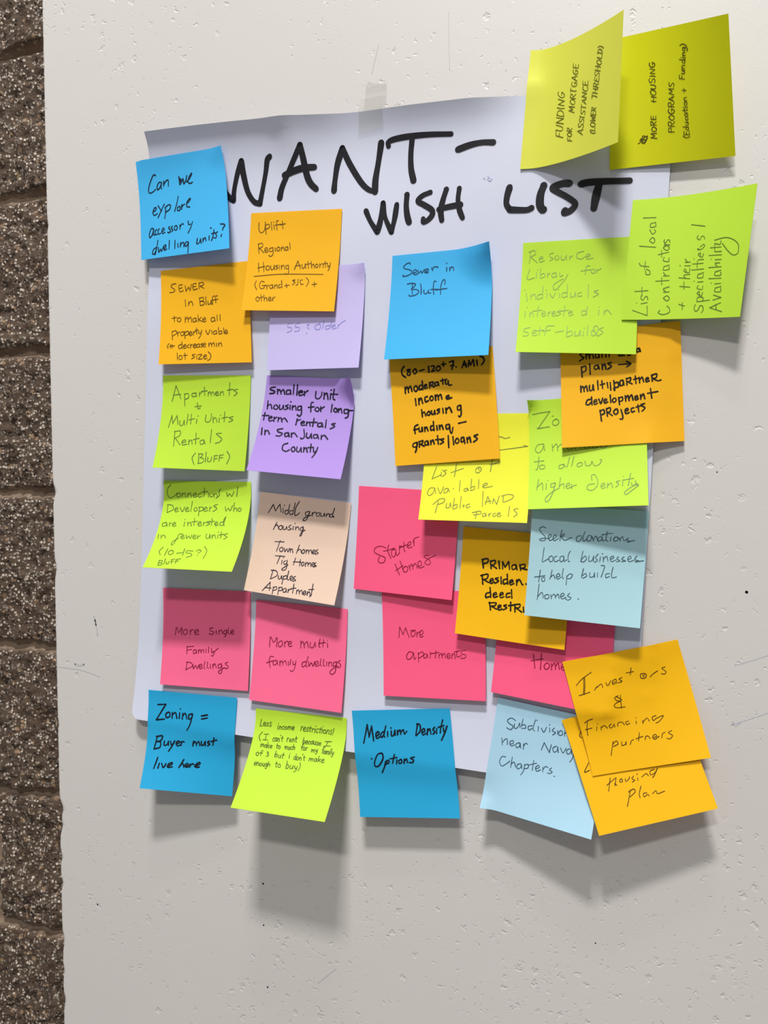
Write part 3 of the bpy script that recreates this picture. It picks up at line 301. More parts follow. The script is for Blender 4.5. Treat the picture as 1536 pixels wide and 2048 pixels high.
 'sewer_o': {"c":[[-0.3789,-0.00419,1.67071],[-0.30237,-0.00456,1.67104],[-0.29775,-0.00856,1.59399],[-0.37778,-0.01119,1.59656]],"g":"T","p":1.7,"k":[],"ink":[84,58,8],"w":0.63,"sl":0.06,"cur":0,"t":[],"s":[[[0.179,0.152],[0.14,0.153],[0.119,0.177],[0.148,0.2],[0.165,0.217],[0.147,0.235],[0.103,0.238]],[[0.253,0.168],[0.213,0.175],[0.221,0.237],[0.262,0.23]],[[0.218,0.206],[0.251,0.198]],[[0.286,0.182],[0.293,0.238]],[[0.293,0.238],[0.325,0.2]],[[0.325,0.2],[0.341,0.236]],[[0.341,0.236],[0.36,0.173]],[[0.415,0.17],[0.377,0.175],[0.381,0.231],[0.426,0.224]],[[0.379,0.2],[0.41,0.197]],[[0.445,0.166],[0.446,0.226]],[[0.445,0.17],[0.491,0.165],[0.498,0.19],[0.454,0.201]],[[0.457,0.201],[0.5,0.226]],[[0.282,0.326],[0.286,0.395]],[[0.32,0.347],[0.32,0.393]],[[0.32,0.371],[0.354,0.349],[0.37,0.393]],[[0.445,0.32],[0.453,0.399]],[[0.445,0.323],[0.489,0.319],[0.485,0.349],[0.454,0.357]],[[0.454,0.357],[0.499,0.365],[0.49,0.394],[0.453,0.399]],[[0.517,0.314],[0.52,0.396]],[[0.541,0.36],[0.543,0.393],[0.57,0.385],[0.577,0.356]],[[0.577,0.356],[0.582,0.396]],[[0.622,0.314],[0.595,0.323],[0.592,0.397]],[[0.587,0.356],[0.62,0.351]],[[0.65,0.312],[0.628,0.325],[0.629,0.385]],[[0.62,0.354],[0.653,0.348]],[[0.155,0.489],[0.159,0.552]],[[0.13,0.513],[0.185,0.507]],[[0.202,0.513],[0.189,0.538],[0.216,0.555],[0.233,0.535],[0.223,0.514],[0.199,0.512]],[[0.281,0.507],[0.283,0.565]],[[0.285,0.533],[0.306,0.511],[0.317,0.564]],[[0.316,0.535],[0.343,0.514],[0.356,0.566]],[[0.398,0.525],[0.369,0.534],[0.376,0.565],[0.403,0.555],[0.402,0.525]],[[0.402,0.525],[0.412,0.567]],[[0.426,0.496],[0.432,0.568]],[[0.464,0.521],[0.432,0.546]],[[0.435,0.544],[0.472,0.567]],[[0.48,0.552],[0.513,0.542],[0.501,0.526],[0.478,0.545],[0.488,0.571],[0.517,0.564]],[[0.603,0.529],[0.573,0.54],[0.579,0.573],[0.609,0.563],[0.609,0.533]],[[0.609,0.533],[0.618,0.572]],[[0.639,0.509],[0.641,0.569]],[[0.671,0.507],[0.673,0.566]],[[0.134,0.649],[0.142,0.743]],[[0.137,0.657],[0.175,0.646],[0.186,0.675],[0.144,0.701]],[[0.196,0.66],[0.202,0.706]],[[0.201,0.678],[0.222,0.658]],[[0.255,0.659],[0.233,0.674],[0.243,0.702],[0.269,0.691],[0.265,0.666],[0.25,0.659]],[[0.275,0.66],[0.284,0.733]],[[0.279,0.67],[0.315,0.659],[0.319,0.69],[0.286,0.704]],[[0.328,0.689],[0.358,0.68],[0.348,0.664],[0.328,0.678],[0.339,0.707],[0.365,0.695]],[[0.374,0.665],[0.378,0.702]],[[0.377,0.681],[0.398,0.662]],[[0.41,0.632],[0.413,0.693]],[[0.393,0.657],[0.429,0.65]],[[0.433,0.659],[0.44,0.69],[0.459,0.68]],[[0.468,0.655],[0.456,0.71],[0.434,0.74]],[[0.512,0.66],[0.537,0.703],[0.559,0.656]],[[0.577,0.663],[0.582,0.701]],[[0.625,0.669],[0.598,0.679],[0.604,0.704],[0.63,0.696]],[[0.63,0.666],[0.636,0.702]],[[0.653,0.637],[0.657,0.704]],[[0.657,0.685],[0.685,0.671],[0.689,0.698],[0.662,0.706]],[[0.71,0.643],[0.713,0.703]],[[0.721,0.693],[0.748,0.683],[0.739,0.665],[0.721,0.682],[0.729,0.706],[0.754,0.696]],[[0.106,0.78],[0.086,0.808],[0.097,0.83]],[[0.124,0.789],[0.13,0.831]],[[0.109,0.812],[0.168,0.805]],[[0.14,0.794],[0.149,0.826]],[[0.243,0.793],[0.214,0.808],[0.222,0.839],[0.248,0.829]],[[0.249,0.767],[0.254,0.839]],[[0.267,0.821],[0.296,0.811],[0.285,0.797],[0.267,0.814],[0.277,0.839],[0.303,0.828]],[[0.328,0.797],[0.309,0.816],[0.332,0.835]],[[0.344,0.797],[0.348,0.836]],[[0.348,0.814],[0.367,0.797]],[[0.377,0.818],[0.406,0.81],[0.396,0.795],[0.377,0.812],[0.387,0.837],[0.413,0.826]],[[0.438,0.796],[0.415,0.808],[0.422,0.832],[0.445,0.824],[0.444,0.797],[0.451,0.83]],[[0.48,0.792],[0.46,0.803],[0.483,0.816],[0.464,0.831]],[[0.483,0.813],[0.512,0.805],[0.502,0.79],[0.483,0.81],[0.493,0.832],[0.515,0.823]],[[0.547,0.79],[0.547,0.828]],[[0.549,0.81],[0.569,0.791],[0.579,0.829]],[[0.579,0.808],[0.601,0.79],[0.611,0.83]],[[0.63,0.795],[0.633,0.831]],[[0.652,0.795],[0.655,0.831]],[[0.655,0.81],[0.677,0.793],[0.69,0.83]],[[0.201,0.885],[0.208,0.958]],[[0.232,0.912],[0.22,0.937],[0.24,0.956],[0.259,0.938],[0.248,0.913],[0.228,0.912]],[[0.286,0.887],[0.293,0.954]],[[0.27,0.913],[0.315,0.911]],[[0.399,0.902],[0.367,0.91],[0.393,0.932],[0.362,0.951]],[[0.415,0.911],[0.419,0.954]],[[0.431,0.909],[0.472,0.908],[0.437,0.953],[0.479,0.952]],[[0.492,0.935],[0.523,0.926],[0.513,0.911],[0.492,0.929],[0.505,0.955],[0.53,0.948]],[[0.541,0.88],[0.57,0.916],[0.562,0.956],[0.537,0.971]]]},
 'can_we': {"c":[[-0.39909,-0.0042,1.75758],[-0.31943,-0.00931,1.75689],[-0.30991,-0.01831,1.6778],[-0.39323,-0.0092,1.67941]],"g":"T","p":1.7,"k":[[1,0,0.25,0.003]],"ink":[14,28,44],"w":0.93,"sl":0.18,"cur":0,"t":[],"s":[[[0.219,0.166],[0.202,0.155],[0.176,0.176],[0.134,0.247],[0.117,0.303],[0.133,0.329],[0.172,0.319],[0.202,0.299]],[[0.277,0.243],[0.25,0.236],[0.224,0.267],[0.222,0.306],[0.248,0.294],[0.276,0.251]],[[0.277,0.245],[0.265,0.288],[0.273,0.303]],[[0.303,0.231],[0.297,0.281]],[[0.298,0.269],[0.328,0.235],[0.352,0.226],[0.356,0.246],[0.351,0.286]],[[0.48,0.209],[0.481,0.252],[0.485,0.291],[0.51,0.26],[0.526,0.239],[0.53,0.29],[0.56,0.251],[0.569,0.214]],[[0.485,0.222],[0.487,0.264],[0.5,0.235],[0.501,0.266]],[[0.563,0.275],[0.596,0.249],[0.628,0.207],[0.624,0.199],[0.594,0.233],[0.58,0.278],[0.601,0.296],[0.628,0.288]],[[0.154,0.527],[0.187,0.507],[0.193,0.484],[0.17,0.489],[0.153,0.535],[0.171,0.561],[0.204,0.546]],[[0.217,0.467],[0.238,0.502],[0.255,0.528]],[[0.291,0.461],[0.251,0.524],[0.211,0.589]],[[0.303,0.495],[0.3,0.554],[0.288,0.607]],[[0.298,0.498],[0.336,0.476],[0.362,0.483],[0.351,0.521],[0.309,0.544]],[[0.456,0.405],[0.435,0.477],[0.406,0.551]],[[0.465,0.509],[0.444,0.514],[0.44,0.545],[0.463,0.548],[0.473,0.522],[0.465,0.507]],[[0.493,0.493],[0.487,0.54]],[[0.491,0.516],[0.515,0.496],[0.528,0.494]],[[0.546,0.492],[0.574,0.473],[0.594,0.448],[0.581,0.446],[0.552,0.477],[0.548,0.52],[0.58,0.529]],[[0.151,0.695],[0.128,0.692],[0.104,0.738],[0.107,0.782],[0.136,0.758],[0.156,0.708]],[[0.156,0.7],[0.15,0.751],[0.163,0.761]],[[0.192,0.709],[0.174,0.722],[0.173,0.758],[0.196,0.757]],[[0.22,0.704],[0.206,0.726],[0.212,0.759],[0.237,0.75]],[[0.251,0.74],[0.279,0.72],[0.271,0.702],[0.252,0.72],[0.255,0.757],[0.287,0.749]],[[0.344,0.696],[0.33,0.71],[0.351,0.737],[0.337,0.759],[0.319,0.753]],[[0.375,0.696],[0.361,0.714],[0.379,0.736],[0.364,0.754]],[[0.416,0.697],[0.397,0.711],[0.401,0.739],[0.424,0.738],[0.429,0.711],[0.416,0.697]],[[0.461,0.695],[0.459,0.739]],[[0.46,0.719],[0.483,0.69],[0.501,0.692]],[[0.556,0.668],[0.559,0.704],[0.581,0.703]],[[0.604,0.682],[0.584,0.735],[0.551,0.79]],[[0.179,0.892],[0.146,0.912],[0.136,0.951],[0.159,0.954],[0.183,0.908]],[[0.201,0.822],[0.188,0.893],[0.168,0.963]],[[0.206,0.895],[0.21,0.944],[0.233,0.915],[0.242,0.94],[0.266,0.89]],[[0.27,0.919],[0.293,0.898],[0.289,0.877],[0.27,0.895],[0.274,0.931],[0.302,0.923]],[[0.335,0.839],[0.329,0.926]],[[0.4,0.845],[0.396,0.93]],[[0.431,0.882],[0.433,0.923]],[[0.465,0.875],[0.459,0.918]],[[0.462,0.902],[0.487,0.877],[0.5,0.887],[0.499,0.923]],[[0.549,0.881],[0.527,0.878],[0.513,0.901],[0.522,0.922],[0.544,0.904],[0.552,0.885]],[[0.552,0.883],[0.548,0.945],[0.543,1.0]],[[0.655,0.859],[0.645,0.909],[0.672,0.904],[0.69,0.867]],[[0.69,0.871],[0.693,0.911]],[[0.716,0.863],[0.715,0.902]],[[0.716,0.886],[0.738,0.861],[0.746,0.874],[0.75,0.894]],[[0.786,0.848],[0.782,0.891]],[[0.801,0.771],[0.81,0.774]],[[0.839,0.795],[0.829,0.853],[0.81,0.898]],[[0.812,0.831],[0.847,0.824]],[[0.877,0.82],[0.855,0.833],[0.867,0.854],[0.858,0.877],[0.837,0.874]],[[0.913,0.746],[0.947,0.751],[0.959,0.768],[0.942,0.785],[0.933,0.808]],[[0.923,0.85],[0.914,0.872]]]},
 'uplift': {"c":[[-0.29867,-0.00424,1.70661],[-0.22552,-0.0029,1.70186],[-0.22993,-0.00959,1.62677],[-0.30415,-0.01159,1.63293]],"g":"T","p":1.7,"k":[],"ink":[90,62,8],"w":0.58,"sl":0.08,"cur":0,"t":[],"s":[[[0.094,0.099],[0.103,0.181],[0.138,0.2],[0.165,0.168],[0.167,0.095]],[[0.168,0.117],[0.185,0.22]],[[0.172,0.127],[0.206,0.118],[0.216,0.148],[0.182,0.169]],[[0.233,0.097],[0.245,0.178]],[[0.264,0.124],[0.274,0.172]],[[0.259,0.101],[0.263,0.098]],[[0.311,0.086],[0.292,0.099],[0.304,0.18]],[[0.281,0.131],[0.346,0.123]],[[0.357,0.095],[0.368,0.168]],[[0.338,0.13],[0.391,0.12]],[[0.106,0.315],[0.12,0.413]],[[0.101,0.318],[0.147,0.308],[0.153,0.343],[0.119,0.36]],[[0.122,0.36],[0.176,0.406]],[[0.184,0.384],[0.215,0.374],[0.2,0.354],[0.182,0.373],[0.195,0.401],[0.224,0.392]],[[0.269,0.356],[0.234,0.366],[0.244,0.396],[0.272,0.386],[0.273,0.356]],[[0.273,0.356],[0.279,0.423],[0.255,0.445],[0.233,0.434]],[[0.296,0.357],[0.302,0.394]],[[0.331,0.353],[0.313,0.372],[0.331,0.392],[0.35,0.377],[0.341,0.353],[0.328,0.353]],[[0.364,0.354],[0.37,0.393]],[[0.369,0.372],[0.386,0.352],[0.403,0.389]],[[0.431,0.35],[0.41,0.361],[0.419,0.388],[0.437,0.379],[0.436,0.35],[0.444,0.385]],[[0.454,0.312],[0.466,0.376]],[[0.126,0.51],[0.141,0.601]],[[0.18,0.504],[0.197,0.599]],[[0.124,0.563],[0.2,0.545]],[[0.223,0.545],[0.215,0.569],[0.238,0.587],[0.256,0.569],[0.243,0.542],[0.22,0.545]],[[0.265,0.54],[0.276,0.58],[0.301,0.573],[0.304,0.536]],[[0.304,0.536],[0.315,0.581]],[[0.341,0.536],[0.321,0.546],[0.346,0.562],[0.328,0.579]],[[0.359,0.536],[0.367,0.58]],[[0.382,0.538],[0.39,0.58]],[[0.387,0.556],[0.407,0.536],[0.425,0.577]],[[0.459,0.538],[0.434,0.545],[0.444,0.575],[0.465,0.566],[0.462,0.538],[0.47,0.612],[0.453,0.631],[0.436,0.619]],[[0.531,0.583],[0.562,0.495]],[[0.562,0.495],[0.597,0.577]],[[0.537,0.549],[0.594,0.54]],[[0.609,0.533],[0.618,0.571],[0.64,0.562],[0.643,0.527]],[[0.643,0.527],[0.654,0.571]],[[0.67,0.504],[0.683,0.572]],[[0.653,0.533],[0.7,0.525]],[[0.706,0.505],[0.717,0.569]],[[0.715,0.546],[0.735,0.532],[0.745,0.57]],[[0.764,0.532],[0.753,0.552],[0.773,0.567],[0.784,0.55],[0.773,0.532],[0.761,0.532]],[[0.798,0.528],[0.805,0.567]],[[0.803,0.544],[0.82,0.527]],[[0.834,0.527],[0.842,0.565]],[[0.855,0.504],[0.867,0.565]],[[0.842,0.53],[0.882,0.522]],[[0.882,0.528],[0.891,0.56],[0.903,0.551]],[[0.913,0.52],[0.908,0.569],[0.895,0.598]],[[0.124,0.695],[0.113,0.737],[0.139,0.786]],[[0.215,0.707],[0.181,0.7],[0.165,0.737],[0.183,0.775],[0.218,0.768],[0.221,0.745]],[[0.195,0.745],[0.236,0.741]],[[0.243,0.738],[0.252,0.78]],[[0.249,0.756],[0.269,0.738]],[[0.304,0.735],[0.28,0.747],[0.29,0.774],[0.312,0.765],[0.308,0.735],[0.322,0.771]],[[0.33,0.735],[0.338,0.774]],[[0.336,0.753],[0.356,0.734],[0.367,0.771]],[[0.396,0.731],[0.377,0.744],[0.386,0.768],[0.404,0.759]],[[0.403,0.693],[0.418,0.768]],[[0.459,0.726],[0.469,0.765]],[[0.446,0.747],[0.493,0.741]],[[0.551,0.687],[0.524,0.694],[0.552,0.712],[0.526,0.738]],[[0.582,0.68],[0.583,0.731],[0.565,0.742]],[[0.63,0.687],[0.607,0.694],[0.617,0.731],[0.643,0.73]],[[0.667,0.665],[0.699,0.702],[0.68,0.754]],[[0.758,0.71],[0.768,0.757]],[[0.738,0.736],[0.787,0.728]],[[0.159,0.859],[0.143,0.883],[0.165,0.907],[0.182,0.886],[0.165,0.859]],[[0.194,0.836],[0.21,0.904]],[[0.183,0.871],[0.221,0.861]],[[0.227,0.836],[0.241,0.904]],[[0.238,0.882],[0.257,0.866],[0.272,0.903]],[[0.283,0.888],[0.31,0.876],[0.297,0.861],[0.281,0.879],[0.298,0.903],[0.322,0.891]],[[0.328,0.865],[0.333,0.9]],[[0.33,0.882],[0.353,0.858]],[[0.093,0.649],[0.344,0.63],[0.6,0.63],[0.844,0.635]]]},
 'medium': {"c":[[-0.22024,-0.0067,1.33511],[-0.14666,-0.00489,1.34213],[-0.13746,-0.01401,1.26771],[-0.21184,-0.01424,1.25983]],"g":"T","p":1.7,"k":[],"ink":[6,20,34],"w":1.09,"sl":0.2,"cur":0,"t":[],"s":[[[0.101,0.307],[0.15,0.137]],[[0.15,0.137],[0.16,0.253]],[[0.16,0.253],[0.194,0.15]],[[0.194,0.15],[0.205,0.288]],[[0.231,0.249],[0.265,0.226],[0.257,0.203],[0.233,0.226],[0.24,0.266],[0.276,0.249]],[[0.311,0.204],[0.284,0.226],[0.288,0.257],[0.311,0.238]],[[0.341,0.152],[0.315,0.233],[0.322,0.256]],[[0.355,0.205],[0.352,0.25]],[[0.39,0.171],[0.395,0.171]],[[0.394,0.2],[0.39,0.243],[0.416,0.237],[0.432,0.194]],[[0.432,0.194],[0.432,0.24]],[[0.458,0.195],[0.454,0.235]],[[0.456,0.218],[0.483,0.192],[0.488,0.233]],[[0.49,0.213],[0.517,0.19],[0.524,0.23],[0.551,0.204]],[[0.667,0.135],[0.638,0.243]],[[0.657,0.141],[0.687,0.147],[0.686,0.204],[0.641,0.247]],[[0.702,0.221],[0.732,0.205],[0.725,0.182],[0.703,0.204],[0.71,0.241],[0.742,0.226]],[[0.762,0.188],[0.753,0.239]],[[0.758,0.211],[0.783,0.186],[0.791,0.234]],[[0.833,0.172],[0.813,0.195],[0.833,0.212],[0.812,0.234]],[[0.853,0.184],[0.846,0.229]],[[0.92,0.105],[0.895,0.173],[0.884,0.224]],[[0.87,0.173],[0.927,0.157]],[[0.918,0.179],[0.921,0.213],[0.941,0.202]],[[0.957,0.163],[0.926,0.23],[0.89,0.292]],[[0.171,0.452],[0.173,0.455]],[[0.284,0.403],[0.238,0.414],[0.199,0.484],[0.2,0.526],[0.239,0.52],[0.285,0.461],[0.289,0.415],[0.271,0.401]],[[0.315,0.479],[0.295,0.532],[0.264,0.587]],[[0.311,0.487],[0.344,0.467],[0.345,0.491],[0.304,0.508]],[[0.409,0.416],[0.382,0.497]],[[0.362,0.455],[0.432,0.444]],[[0.43,0.467],[0.423,0.503]],[[0.468,0.462],[0.448,0.476],[0.451,0.499],[0.475,0.491],[0.478,0.468],[0.468,0.462]],[[0.506,0.46],[0.499,0.497]],[[0.503,0.479],[0.529,0.457],[0.534,0.491]],[[0.607,0.441],[0.569,0.451],[0.598,0.469],[0.584,0.491],[0.553,0.491]]]},
 'subdiv': {"c":[[-0.11211,-0.00415,1.35238],[-0.03695,-0.00598,1.34185],[-0.0472,-0.02752,1.27019],[-0.12276,-0.01355,1.2781]],"g":"T","p":1.7,"k":[[0,1,0.15,0.004]],"ink":[46,68,84],"w":0.53,"sl":0.2,"cur":1,"t":[],"s":[[[0.189,0.174],[0.148,0.16],[0.115,0.191],[0.142,0.216],[0.175,0.231],[0.157,0.266],[0.12,0.256]],[[0.183,0.206],[0.189,0.244],[0.214,0.235],[0.229,0.188]],[[0.23,0.191],[0.239,0.229]],[[0.253,0.144],[0.249,0.215]],[[0.248,0.207],[0.276,0.193],[0.288,0.221],[0.254,0.232]],[[0.343,0.186],[0.31,0.201],[0.32,0.232],[0.347,0.211]],[[0.364,0.127],[0.354,0.206],[0.369,0.23]],[[0.398,0.181],[0.402,0.226]],[[0.375,0.132],[0.379,0.128]],[[0.426,0.19],[0.453,0.222],[0.471,0.171]],[[0.498,0.17],[0.504,0.21]],[[0.492,0.147],[0.497,0.142]],[[0.541,0.163],[0.523,0.19],[0.555,0.203],[0.534,0.229]],[[0.571,0.179],[0.576,0.216]],[[0.602,0.172],[0.583,0.192],[0.594,0.22],[0.618,0.203],[0.61,0.175]],[[0.632,0.173],[0.638,0.217]],[[0.635,0.195],[0.66,0.163],[0.681,0.207],[0.735,0.182]],[[0.09,0.358],[0.104,0.416]],[[0.102,0.393],[0.126,0.358],[0.142,0.362],[0.149,0.406]],[[0.171,0.398],[0.201,0.379],[0.192,0.358],[0.167,0.379],[0.185,0.41],[0.215,0.391]],[[0.254,0.364],[0.226,0.381],[0.234,0.414],[0.259,0.396],[0.26,0.365],[0.271,0.409]],[[0.291,0.366],[0.298,0.415]],[[0.294,0.388],[0.309,0.357],[0.329,0.362]],[[0.456,0.385],[0.471,0.314]],[[0.471,0.314],[0.529,0.392]],[[0.529,0.392],[0.535,0.318]],[[0.58,0.322],[0.554,0.344],[0.567,0.379],[0.593,0.358],[0.592,0.323],[0.606,0.374]],[[0.618,0.329],[0.646,0.368],[0.668,0.32]],[[0.697,0.318],[0.674,0.339],[0.687,0.37],[0.709,0.35],[0.712,0.319],[0.721,0.362]],[[0.74,0.315],[0.735,0.392],[0.715,0.434]],[[0.152,0.519],[0.121,0.521],[0.103,0.568],[0.128,0.605],[0.162,0.582],[0.195,0.547]],[[0.211,0.506],[0.211,0.601]],[[0.21,0.574],[0.233,0.546],[0.255,0.586]],[[0.294,0.547],[0.266,0.564],[0.272,0.598],[0.299,0.581],[0.302,0.55],[0.311,0.588]],[[0.331,0.543],[0.329,0.606],[0.31,0.644]],[[0.33,0.554],[0.36,0.537],[0.365,0.568],[0.337,0.582]],[[0.405,0.492],[0.405,0.581]],[[0.362,0.547],[0.41,0.521],[0.434,0.512]],[[0.432,0.56],[0.463,0.542],[0.452,0.526],[0.43,0.55],[0.445,0.579],[0.477,0.56]],[[0.494,0.531],[0.498,0.574]],[[0.498,0.552],[0.515,0.521],[0.538,0.525]],[[0.57,0.52],[0.553,0.542],[0.58,0.554],[0.561,0.573],[0.538,0.572]],[[0.6,0.586],[0.608,0.587]]]},
 'plan': {"c":[[-0.06825,-0.00683,1.34083],[0.00281,-0.0006,1.36587],[0.02928,-0.01985,1.2968],[-0.04224,-0.02706,1.27314]],"g":"T","p":1.1,"k":[],"ink":[70,44,4],"w":0.51,"sl":0.2,"cur":0,"t":[],"s":[[[0.135,0.135],[0.103,0.172],[0.113,0.197]],[[0.104,0.415],[0.045,0.479],[0.091,0.476]],[[0.241,0.576],[0.193,0.676]],[[0.194,0.628],[0.255,0.6],[0.289,0.587]],[[0.286,0.594],[0.256,0.649]],[[0.262,0.63],[0.275,0.647]],[[0.318,0.608],[0.307,0.627],[0.33,0.628],[0.332,0.609],[0.318,0.608]],[[0.36,0.612],[0.357,0.634],[0.385,0.624],[0.401,0.607]],[[0.434,0.608],[0.414,0.624],[0.432,0.642],[0.409,0.651]],[[0.462,0.629],[0.458,0.649]],[[0.465,0.602],[0.47,0.6]],[[0.498,0.631],[0.54,0.613],[0.554,0.634]],[[0.617,0.597],[0.58,0.602],[0.576,0.632],[0.615,0.622],[0.648,0.591],[0.601,0.642],[0.582,0.655]],[[0.369,0.71],[0.34,0.765],[0.304,0.827]],[[0.351,0.72],[0.399,0.707],[0.404,0.732],[0.351,0.761]],[[0.466,0.699],[0.433,0.752],[0.428,0.785]],[[0.494,0.76],[0.466,0.76],[0.464,0.786],[0.497,0.774],[0.505,0.789]],[[0.538,0.777],[0.572,0.761],[0.577,0.786],[0.639,0.78]]]},
 'home': {"c":[[-0.10973,-0.00271,1.42887],[-0.03241,-0.00444,1.4232],[-0.03773,-0.01144,1.34729],[-0.11629,-0.00871,1.35685]],"g":"T","p":1.7,"k":[],"ink":[124,14,50],"w":0.67,"sl":0.05,"cur":0,"t":[],"s":[[[0.335,0.581],[0.359,0.706]],[[0.404,0.563],[0.408,0.71]],[[0.324,0.645],[0.421,0.611]],[[0.454,0.644],[0.436,0.673],[0.453,0.701],[0.481,0.677],[0.475,0.647],[0.454,0.644]],[[0.496,0.64],[0.503,0.695]],[[0.501,0.665],[0.522,0.632],[0.536,0.686]],[[0.534,0.659],[0.552,0.626],[0.569,0.678]],[[0.582,0.665],[0.613,0.641],[0.6,0.627],[0.581,0.65],[0.596,0.682],[0.63,0.667]]]},
 'invest': {"c":[[-0.06766,-0.00718,1.38071],[0.0054,-0.0006,1.39822],[0.02542,-0.01298,1.32623],[-0.04716,-0.01522,1.30782]],"g":"T","p":1.7,"k":[],"ink":[70,44,4],"w":0.48,"sl":0.2,"cur":0,"t":[],"s":[[[0.064,0.224],[0.128,0.177],[0.225,0.132]],[[0.153,0.169],[0.138,0.237],[0.115,0.31]],[[0.143,0.172],[0.127,0.242],[0.108,0.304]],[[0.066,0.312],[0.116,0.306],[0.165,0.299]],[[0.209,0.288],[0.238,0.261]],[[0.237,0.268],[0.279,0.246],[0.285,0.276]],[[0.321,0.243],[0.331,0.27],[0.367,0.232]],[[0.378,0.254],[0.411,0.248],[0.408,0.229],[0.379,0.239],[0.378,0.266],[0.419,0.26]],[[0.464,0.227],[0.437,0.236],[0.455,0.259],[0.424,0.266]],[[0.56,0.162],[0.537,0.22]],[[0.508,0.196],[0.572,0.197]],[[0.655,0.231],[0.624,0.229],[0.618,0.262],[0.652,0.269],[0.669,0.242],[0.653,0.227]],[[0.639,0.239],[0.642,0.255],[0.652,0.242]],[[0.696,0.265],[0.729,0.245],[0.769,0.229]],[[0.838,0.21],[0.808,0.215],[0.834,0.251],[0.815,0.269],[0.792,0.259]],[[0.389,0.372],[0.357,0.385],[0.371,0.412],[0.396,0.422],[0.358,0.431],[0.336,0.451],[0.361,0.473],[0.423,0.479]],[[0.374,0.375],[0.412,0.415]],[[0.41,0.373],[0.39,0.483]],[[0.079,0.535],[0.056,0.6],[0.045,0.665]],[[0.047,0.553],[0.085,0.536],[0.126,0.527]],[[0.038,0.612],[0.098,0.607]],[[0.144,0.602],[0.13,0.635]],[[0.155,0.578],[0.159,0.576]],[[0.179,0.608],[0.171,0.637]],[[0.175,0.62],[0.207,0.602],[0.228,0.629]],[[0.269,0.599],[0.247,0.614],[0.256,0.634],[0.285,0.617],[0.293,0.603],[0.291,0.633]],[[0.318,0.628],[0.328,0.603],[0.361,0.602],[0.376,0.627]],[[0.418,0.603],[0.392,0.609],[0.396,0.631],[0.422,0.624]],[[0.479,0.615],[0.476,0.638]],[[0.486,0.59],[0.489,0.588]],[[0.535,0.62],[0.531,0.644]],[[0.534,0.634],[0.574,0.606],[0.588,0.634]],[[0.654,0.598],[0.62,0.607],[0.623,0.635],[0.655,0.62],[0.714,0.609],[0.668,0.65],[0.637,0.659]],[[0.244,0.75],[0.198,0.859]],[[0.232,0.774],[0.27,0.749],[0.281,0.775],[0.237,0.791]],[[0.317,0.762],[0.309,0.793],[0.339,0.788],[0.352,0.765],[0.347,0.795]],[[0.38,0.797],[0.397,0.77],[0.418,0.762]],[[0.481,0.714],[0.456,0.779]],[[0.44,0.759],[0.5,0.748]],[[0.513,0.777],[0.527,0.752],[0.547,0.755],[0.556,0.777]],[[0.585,0.772],[0.615,0.766],[0.606,0.748],[0.581,0.763],[0.591,0.787],[0.635,0.769]],[[0.652,0.786],[0.667,0.754],[0.691,0.744]],[[0.748,0.74],[0.717,0.753],[0.744,0.78],[0.717,0.803],[0.691,0.795]]]},
 'more_ap': {"c":[[-0.19728,-0.00387,1.42386],[-0.12189,-0.00263,1.426],[-0.11996,-0.00863,1.3501],[-0.19479,-0.00887,1.34853]],"g":"T","p":1.7,"k":[],"ink":[124,14,50],"w":0.53,"sl":0.1,"cur":1,"t":[],"s":[[[0.161,0.443],[0.17,0.344]],[[0.17,0.344],[0.203,0.416]],[[0.203,0.416],[0.229,0.351]],[[0.229,0.351],[0.264,0.444]],[[0.309,0.379],[0.284,0.397],[0.289,0.432],[0.32,0.419],[0.321,0.388],[0.309,0.379]],[[0.278,0.377],[0.327,0.372]],[[0.339,0.39],[0.341,0.436]],[[0.341,0.407],[0.364,0.387],[0.373,0.391]],[[0.373,0.418],[0.4,0.402],[0.394,0.371],[0.369,0.395],[0.375,0.435],[0.402,0.429]],[[0.305,0.588],[0.262,0.578],[0.234,0.619],[0.249,0.65],[0.286,0.629],[0.305,0.588],[0.311,0.646],[0.329,0.628]],[[0.351,0.581],[0.353,0.673]],[[0.348,0.598],[0.391,0.574],[0.403,0.603],[0.357,0.635]],[[0.427,0.59],[0.406,0.602],[0.409,0.633],[0.431,0.621],[0.439,0.593],[0.445,0.63]],[[0.47,0.572],[0.469,0.631]],[[0.47,0.595],[0.488,0.583],[0.5,0.588]],[[0.525,0.559],[0.518,0.628]],[[0.47,0.589],[0.555,0.575]],[[0.555,0.592],[0.554,0.629]],[[0.554,0.606],[0.579,0.582],[0.584,0.625]],[[0.585,0.603],[0.609,0.581],[0.617,0.624]],[[0.632,0.61],[0.662,0.598],[0.653,0.58],[0.633,0.595],[0.641,0.629],[0.668,0.614]],[[0.681,0.583],[0.68,0.628]],[[0.682,0.6],[0.704,0.578],[0.71,0.627]],[[0.728,0.558],[0.728,0.61],[0.77,0.597]],[[0.705,0.565],[0.758,0.554]],[[0.812,0.548],[0.77,0.557],[0.776,0.583],[0.811,0.59],[0.805,0.618],[0.763,0.625]]]},
